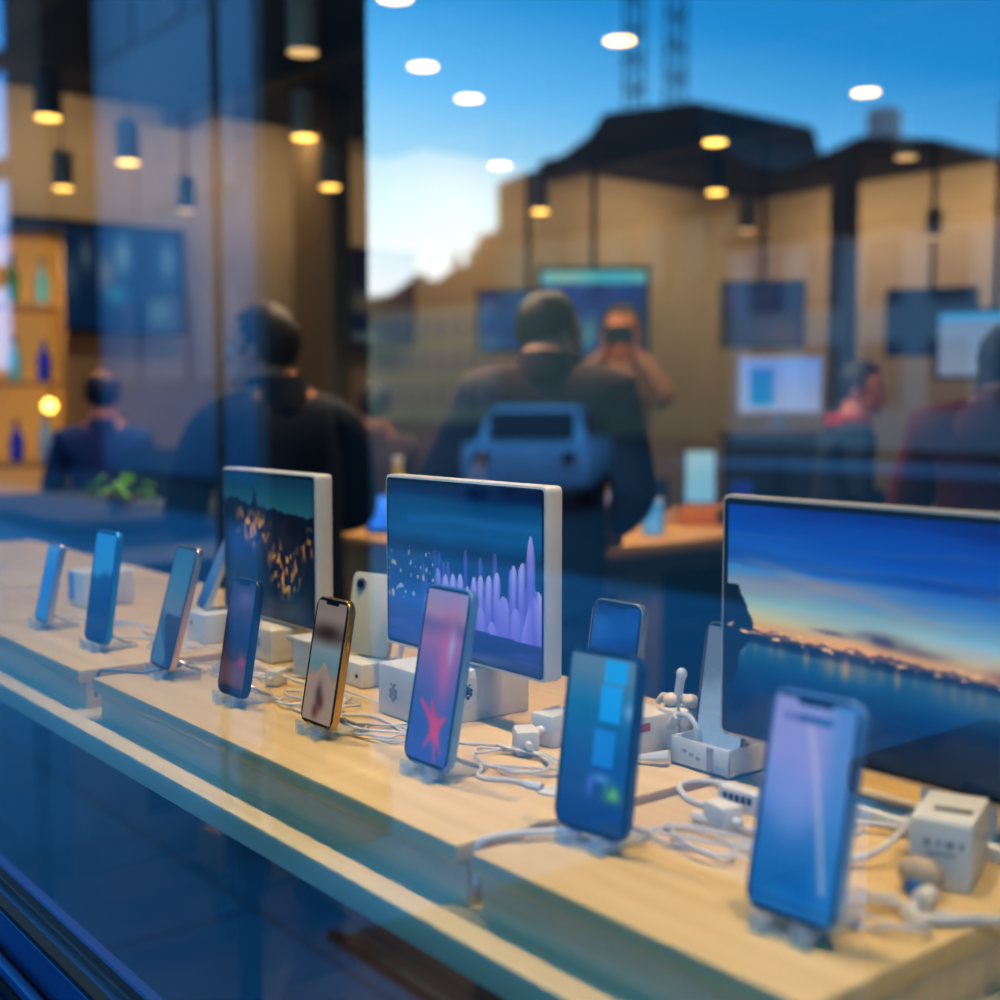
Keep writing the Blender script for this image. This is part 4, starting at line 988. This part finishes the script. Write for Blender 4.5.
building('brown stone corner building with a dark domed roof, mirrored at the centre', 'corner_building', -42, -39.2,
         [(-8.4, 12.6), (-4.4, 12.9), (-1.5, 13.9), (-.6, 14.7), (5.0, 14.2), (5.4, 13.0), (7.2, 11.6), (8.4, 11.0), (11.5, 10.2)], 8, 9.6, stone_b, slate, -7.6, 11.0, 5.6, 10.2, 8, 1, mat('pale_tall_window', (128, 118, 98), .4), chim=((-7.4, 12, 1.4),))
building('long building with a wide slate roof, mirrored at the upper right', 'long_building', -22, -33.2,
         [(-7.6, 7.8), (-6.4, 9.0), (-2.4, 9.9), (.2, 9.4), (2.4, 8.3), (14, 8.0)], 8, 7.1, mat('lilac_stone', (196, 182, 184), .8), slate, -7.2, 13.6, .8, 7.2, 9, 2, win_dim, chim=((-3.2, 10, 1.2), (1.6, 9, 1.6), (6, 8.4, 2.4), (9, 8.4, 1.6)))
building('low row of houses with orange tiled roofs, mirrored under the pale sky', 'row_houses', -84, -59.2,
         [(-34, 11.5), (-9, 10.8), (-6.5, 10.8), (-3, 11.9), (-.6, 10.9), (2, 12.0), (5.5, 12.6), (6.0, 14.5), (9, 14.7)], 6, 9.6, mat('cream_render', (206, 166, 126), .8), brick, -8.6, 8.6, .8, 9, 8, 3, win_dim, chim=((-4.5, 11, 1.5), (3.2, 12, 1.8)))
building('stepped dark house mirrored beside the domed corner building', 'stepped_house', -62, -52,
         [(-4.5, 14.0), (-2.6, 14.0), (-2.5, 16.4), (-.4, 16.4), (0, 17.0), (4.5, 17.0)], 6, 12.4, mat('dark_brown_stone', (64, 50, 42), .8), slate, -4.2, 4.2, 1, 12, 3, 3, win_dim)
building('far dark building mirrored at the right edge', 'edge_building', -14.6, -24, [(.8, 8.3), (2.6, 8.3), (6, 7.5)], 5, 6.4, mat('dark_teal_stone', (30, 44, 56), .8), slate, 1.0, 5.8, 1, 6, 3, 2, win_dim)
spire = thing('church_spire', 'thin church spire mirrored far away against the pale sky', 'spire', (-98, -72, 0))
MB().box((0, 0, 6.5), (1.6, 1.6, 13)).build('tower', slate, spire); MB().cyl((0, 0, 14.6), .8, 3.4, r2=.05, n=8).build('cap', slate, spire)
for dx, lab in ((-62.8, 'left lattice mast mirrored in the sky above the domed roof'), (-58.9, 'right lattice mast mirrored in the sky above the domed roof')):
    t = thing('lattice_mast', lab, 'mast', (dx, -61, 0), 0, 'masts mirrored in the sky')
    mm = MB()
    for sx in (-1, 1):
        for sy in (-1, 1): mm.box((sx * .45, sy * .45, 19), (.13, .13, 38))
    mm.build('uprights', dark_metal, t)
    mb2 = MB()
    for k in range(19): mb2.box((0, .45, 1 + 2 * k), (1.3, .12, .14), rot=(0, .8 if k % 2 else -.8, 0)).box((0, -.45, 1 + 2 * k), (1.3, .12, .14), rot=(0, -.8 if k % 2 else .8, 0))
    mb2.build('bracing', dark_metal, t)
# pale car parked on the pavement, mirrored over the plum jacket
t = thing('car', 'pale grey car mirrored over the back of the plum jacket', 'car', (-14.5, -11.6, 0), R(-42))
cb = MB(); cb.prism([(-.86, .32), (.86, .32), (.90, .62), (.86, .90), (-.86, .90), (-.90, .62)], -2.1, 2.1, bev=.06)
body = cb.build('car_body', mat('pale_car_paint', (186, 190, 216), .3, .1, coat=.4), t)
cab = MB()
a = [(-.80, -1.2, .88), (.80, -1.2, .88), (.80, 1.6, .88), (-.80, 1.6, .88), (-.62, -.5, 1.42), (.62, -.5, 1.42), (.62, 1.15, 1.42), (-.62, 1.15, 1.42)]
vs = [cab.bm.verts.new(p) for p in a]
for f in ((0, 1, 2, 3), (4, 5, 6, 7), (0, 1, 5, 4), (1, 2, 6, 5), (2, 3, 7, 6), (3, 0, 4, 7)): cab.bm.faces.new([vs[i] for i in f])
bmesh.ops.bevel(cab.bm, geom=cab.bm.edges[:], offset=.05, segments=2, affect='EDGES')
cab.build('cabin', MATS['pale_car_paint'], t)
gl = mat('car_glass', (12, 24, 36), .1)
MB().box((0, -.90, 1.15), (1.2, .03, .52), rot=(R(-52), 0, 0)).build('windscreen', gl, t); MB().box((0, 1.41, 1.15), (1.2, .03, .48), rot=(R(40), 0, 0)).build('rear_window', gl, t)
for sx in (-1, 1):
    MB().box((sx * .735, .3, 1.16), (.03, 1.6, .36), rot=(0, R(-18) * sx, 0)).build('side_window', gl, t)
    MB().cyl((sx * .6, 2.12, .72), .09, .05, rot=(PI / 2, 0, 0)).build('tail_lamp', mat('tail_red', (80, 50, 60), .3, emit=None), t)
    for yy in (-1.35, 1.35):
        w = MB().cyl((sx * .80, yy, .32), .32, .22, rot=(0, PI / 2, 0), n=28).build('wheel', black, t)
        MB().cyl((sx * .915, yy, .32), .2, .02, rot=(0, PI / 2, 0), n=20).build('hubcap', steel, w)

# ------------------------------------------------------------------ light
SKY = 2.3
world = bpy.data.worlds.new('dusk_sky'); scene.world = world; world.use_nodes = True
nt = world.node_tree; nt.nodes.clear()
out = nt.nodes.new('ShaderNodeOutputWorld'); bg = nt.nodes.new('ShaderNodeBackground'); bg.inputs['Strength'].default_value = SKY
tc = nt.nodes.new('ShaderNodeTexCoord'); sep = nt.nodes.new('ShaderNodeSeparateXYZ'); nt.links.new(tc.outputs['Generated'], sep.inputs[0])
# azimuth term: brighter toward -x (the afterglow down the street), deeper blue across the street
dt = nt.nodes.new('ShaderNodeVectorMath'); dt.operation = 'DOT_PRODUCT'; dt.inputs[1].default_value = Vector((-1, -.10, 0)).normalized()
nt.links.new(tc.outputs['Generated'], dt.inputs[0])
az = nt.nodes.new('ShaderNodeMapRange'); az.inputs[1].default_value = .50; az.inputs[2].default_value = .90; az.inputs[3].default_value = .13; az.inputs[4].default_value = 0.
nt.links.new(dt.outputs['Value'], az.inputs[0])
ad = nt.nodes.new('ShaderNodeMath'); ad.operation = 'ADD'; nt.links.new(sep.outputs['Z'], ad.inputs[0]); nt.links.new(az.outputs[0], ad.inputs[1])
rp = nt.nodes.new('ShaderNodeValToRGB'); el = rp.color_ramp.elements
el[0].position = 0.; el[0].color = (1.0, .98, .95, 1); el[1].position = 1.; el[1].color = (.12, .50, .80, 1)
for pos, col in ((.10, (.95, 1.0, 1.0, 1)), (.17, (.58, .88, 1.0, 1)), (.26, (.18, .58, .98, 1)), (.34, (.03, .34, .76, 1)), (.45, (.014, .24, .62, 1)), (.62, (.05, .40, .80, 1))):
    q = el.new(pos); q.color = col
nt.links.new(ad.outputs[0], rp.inputs['Fac']); nt.links.new(rp.outputs['Color'], bg.inputs['Color']); nt.links.new(bg.outputs[0], out.inputs['Surface'])

def light(name, kind, loc, power, col, rot=(0, 0, 0), **kw):
    d = bpy.data.lights.new(name, kind); d.energy = power; d.color = col
    for a, b_ in kw.items(): setattr(d, a, b_)
    o = bpy.data.objects.new(name, d); C.objects.link(o); o.location = loc; o.rotation_euler = rot; return o
WARM = (1.0, .75, .46)
for x, y, lab, dk, dm in lamps:
    if not dm or y < 2.1: light('lamp_spot', 'SPOT', (x, y, LAMP_Z - .03), 40, WARM, spot_size=R(140), spot_blend=.9, shadow_soft_size=.04)
for x in (-2.2, -1.5, -.8, -.2):
    light('counter_spot', 'SPOT', (x, .74, 2.75), 34 if x < -2 else 62, (1.0, .74, .41), rot=(R(-1), 0, 0), spot_size=R(85), spot_blend=.8, shadow_soft_size=.05)
for y in (2.6, 4.2, 6.0, 7.8):
    light('wall_washer', 'AREA', (-7.2, y, 3.25), 8, WARM, rot=(0, R(40), 0), shape='RECTANGLE', size=.2, size_y=1.0)  # unseen area light added to brighten the left wall
for x in (-6.8, -5.4, -4.0, -2.4):
    light('wall_washer', 'AREA', (x, 8.7, 3.25), 9, WARM, rot=(R(40), 0, 0), shape='RECTANGLE', size=1.0, size_y=.2)  # unseen area light added to brighten the back wall

# ------------------------------------------------------------------ camera
cd = bpy.data.cameras.new('camera'); cam = bpy.data.objects.new('camera', cd); C.objects.link(cam); scene.camera = cam
cd.sensor_width = 36; cd.lens = 45; cd.clip_start = .02; cd.clip_end = 500
cam.location = (0, 0, 1.45)
P = math.atan(96 / 1250); A = math.atan2(1000, 1250 / math.cos(P))
cam.rotation_euler = (PI / 2 - P, 0, math.atan2(math.cos(A), math.sin(A)))
cd.dof.use_dof = True; cd.dof.focus_distance = 1.28; cd.dof.aperture_fstop = 2.8

scene.view_settings.view_transform = 'Standard'
scene.view_settings.look = 'Medium High Contrast'
scene.cycles.use_denoising = True
scene.cycles.max_bounces = 8; scene.cycles.transparent_max_bounces = 16
scene.cycles.sample_clamp_indirect = 4.0
scene.cycles.caustics_reflective = False; scene.cycles.caustics_refractive = False
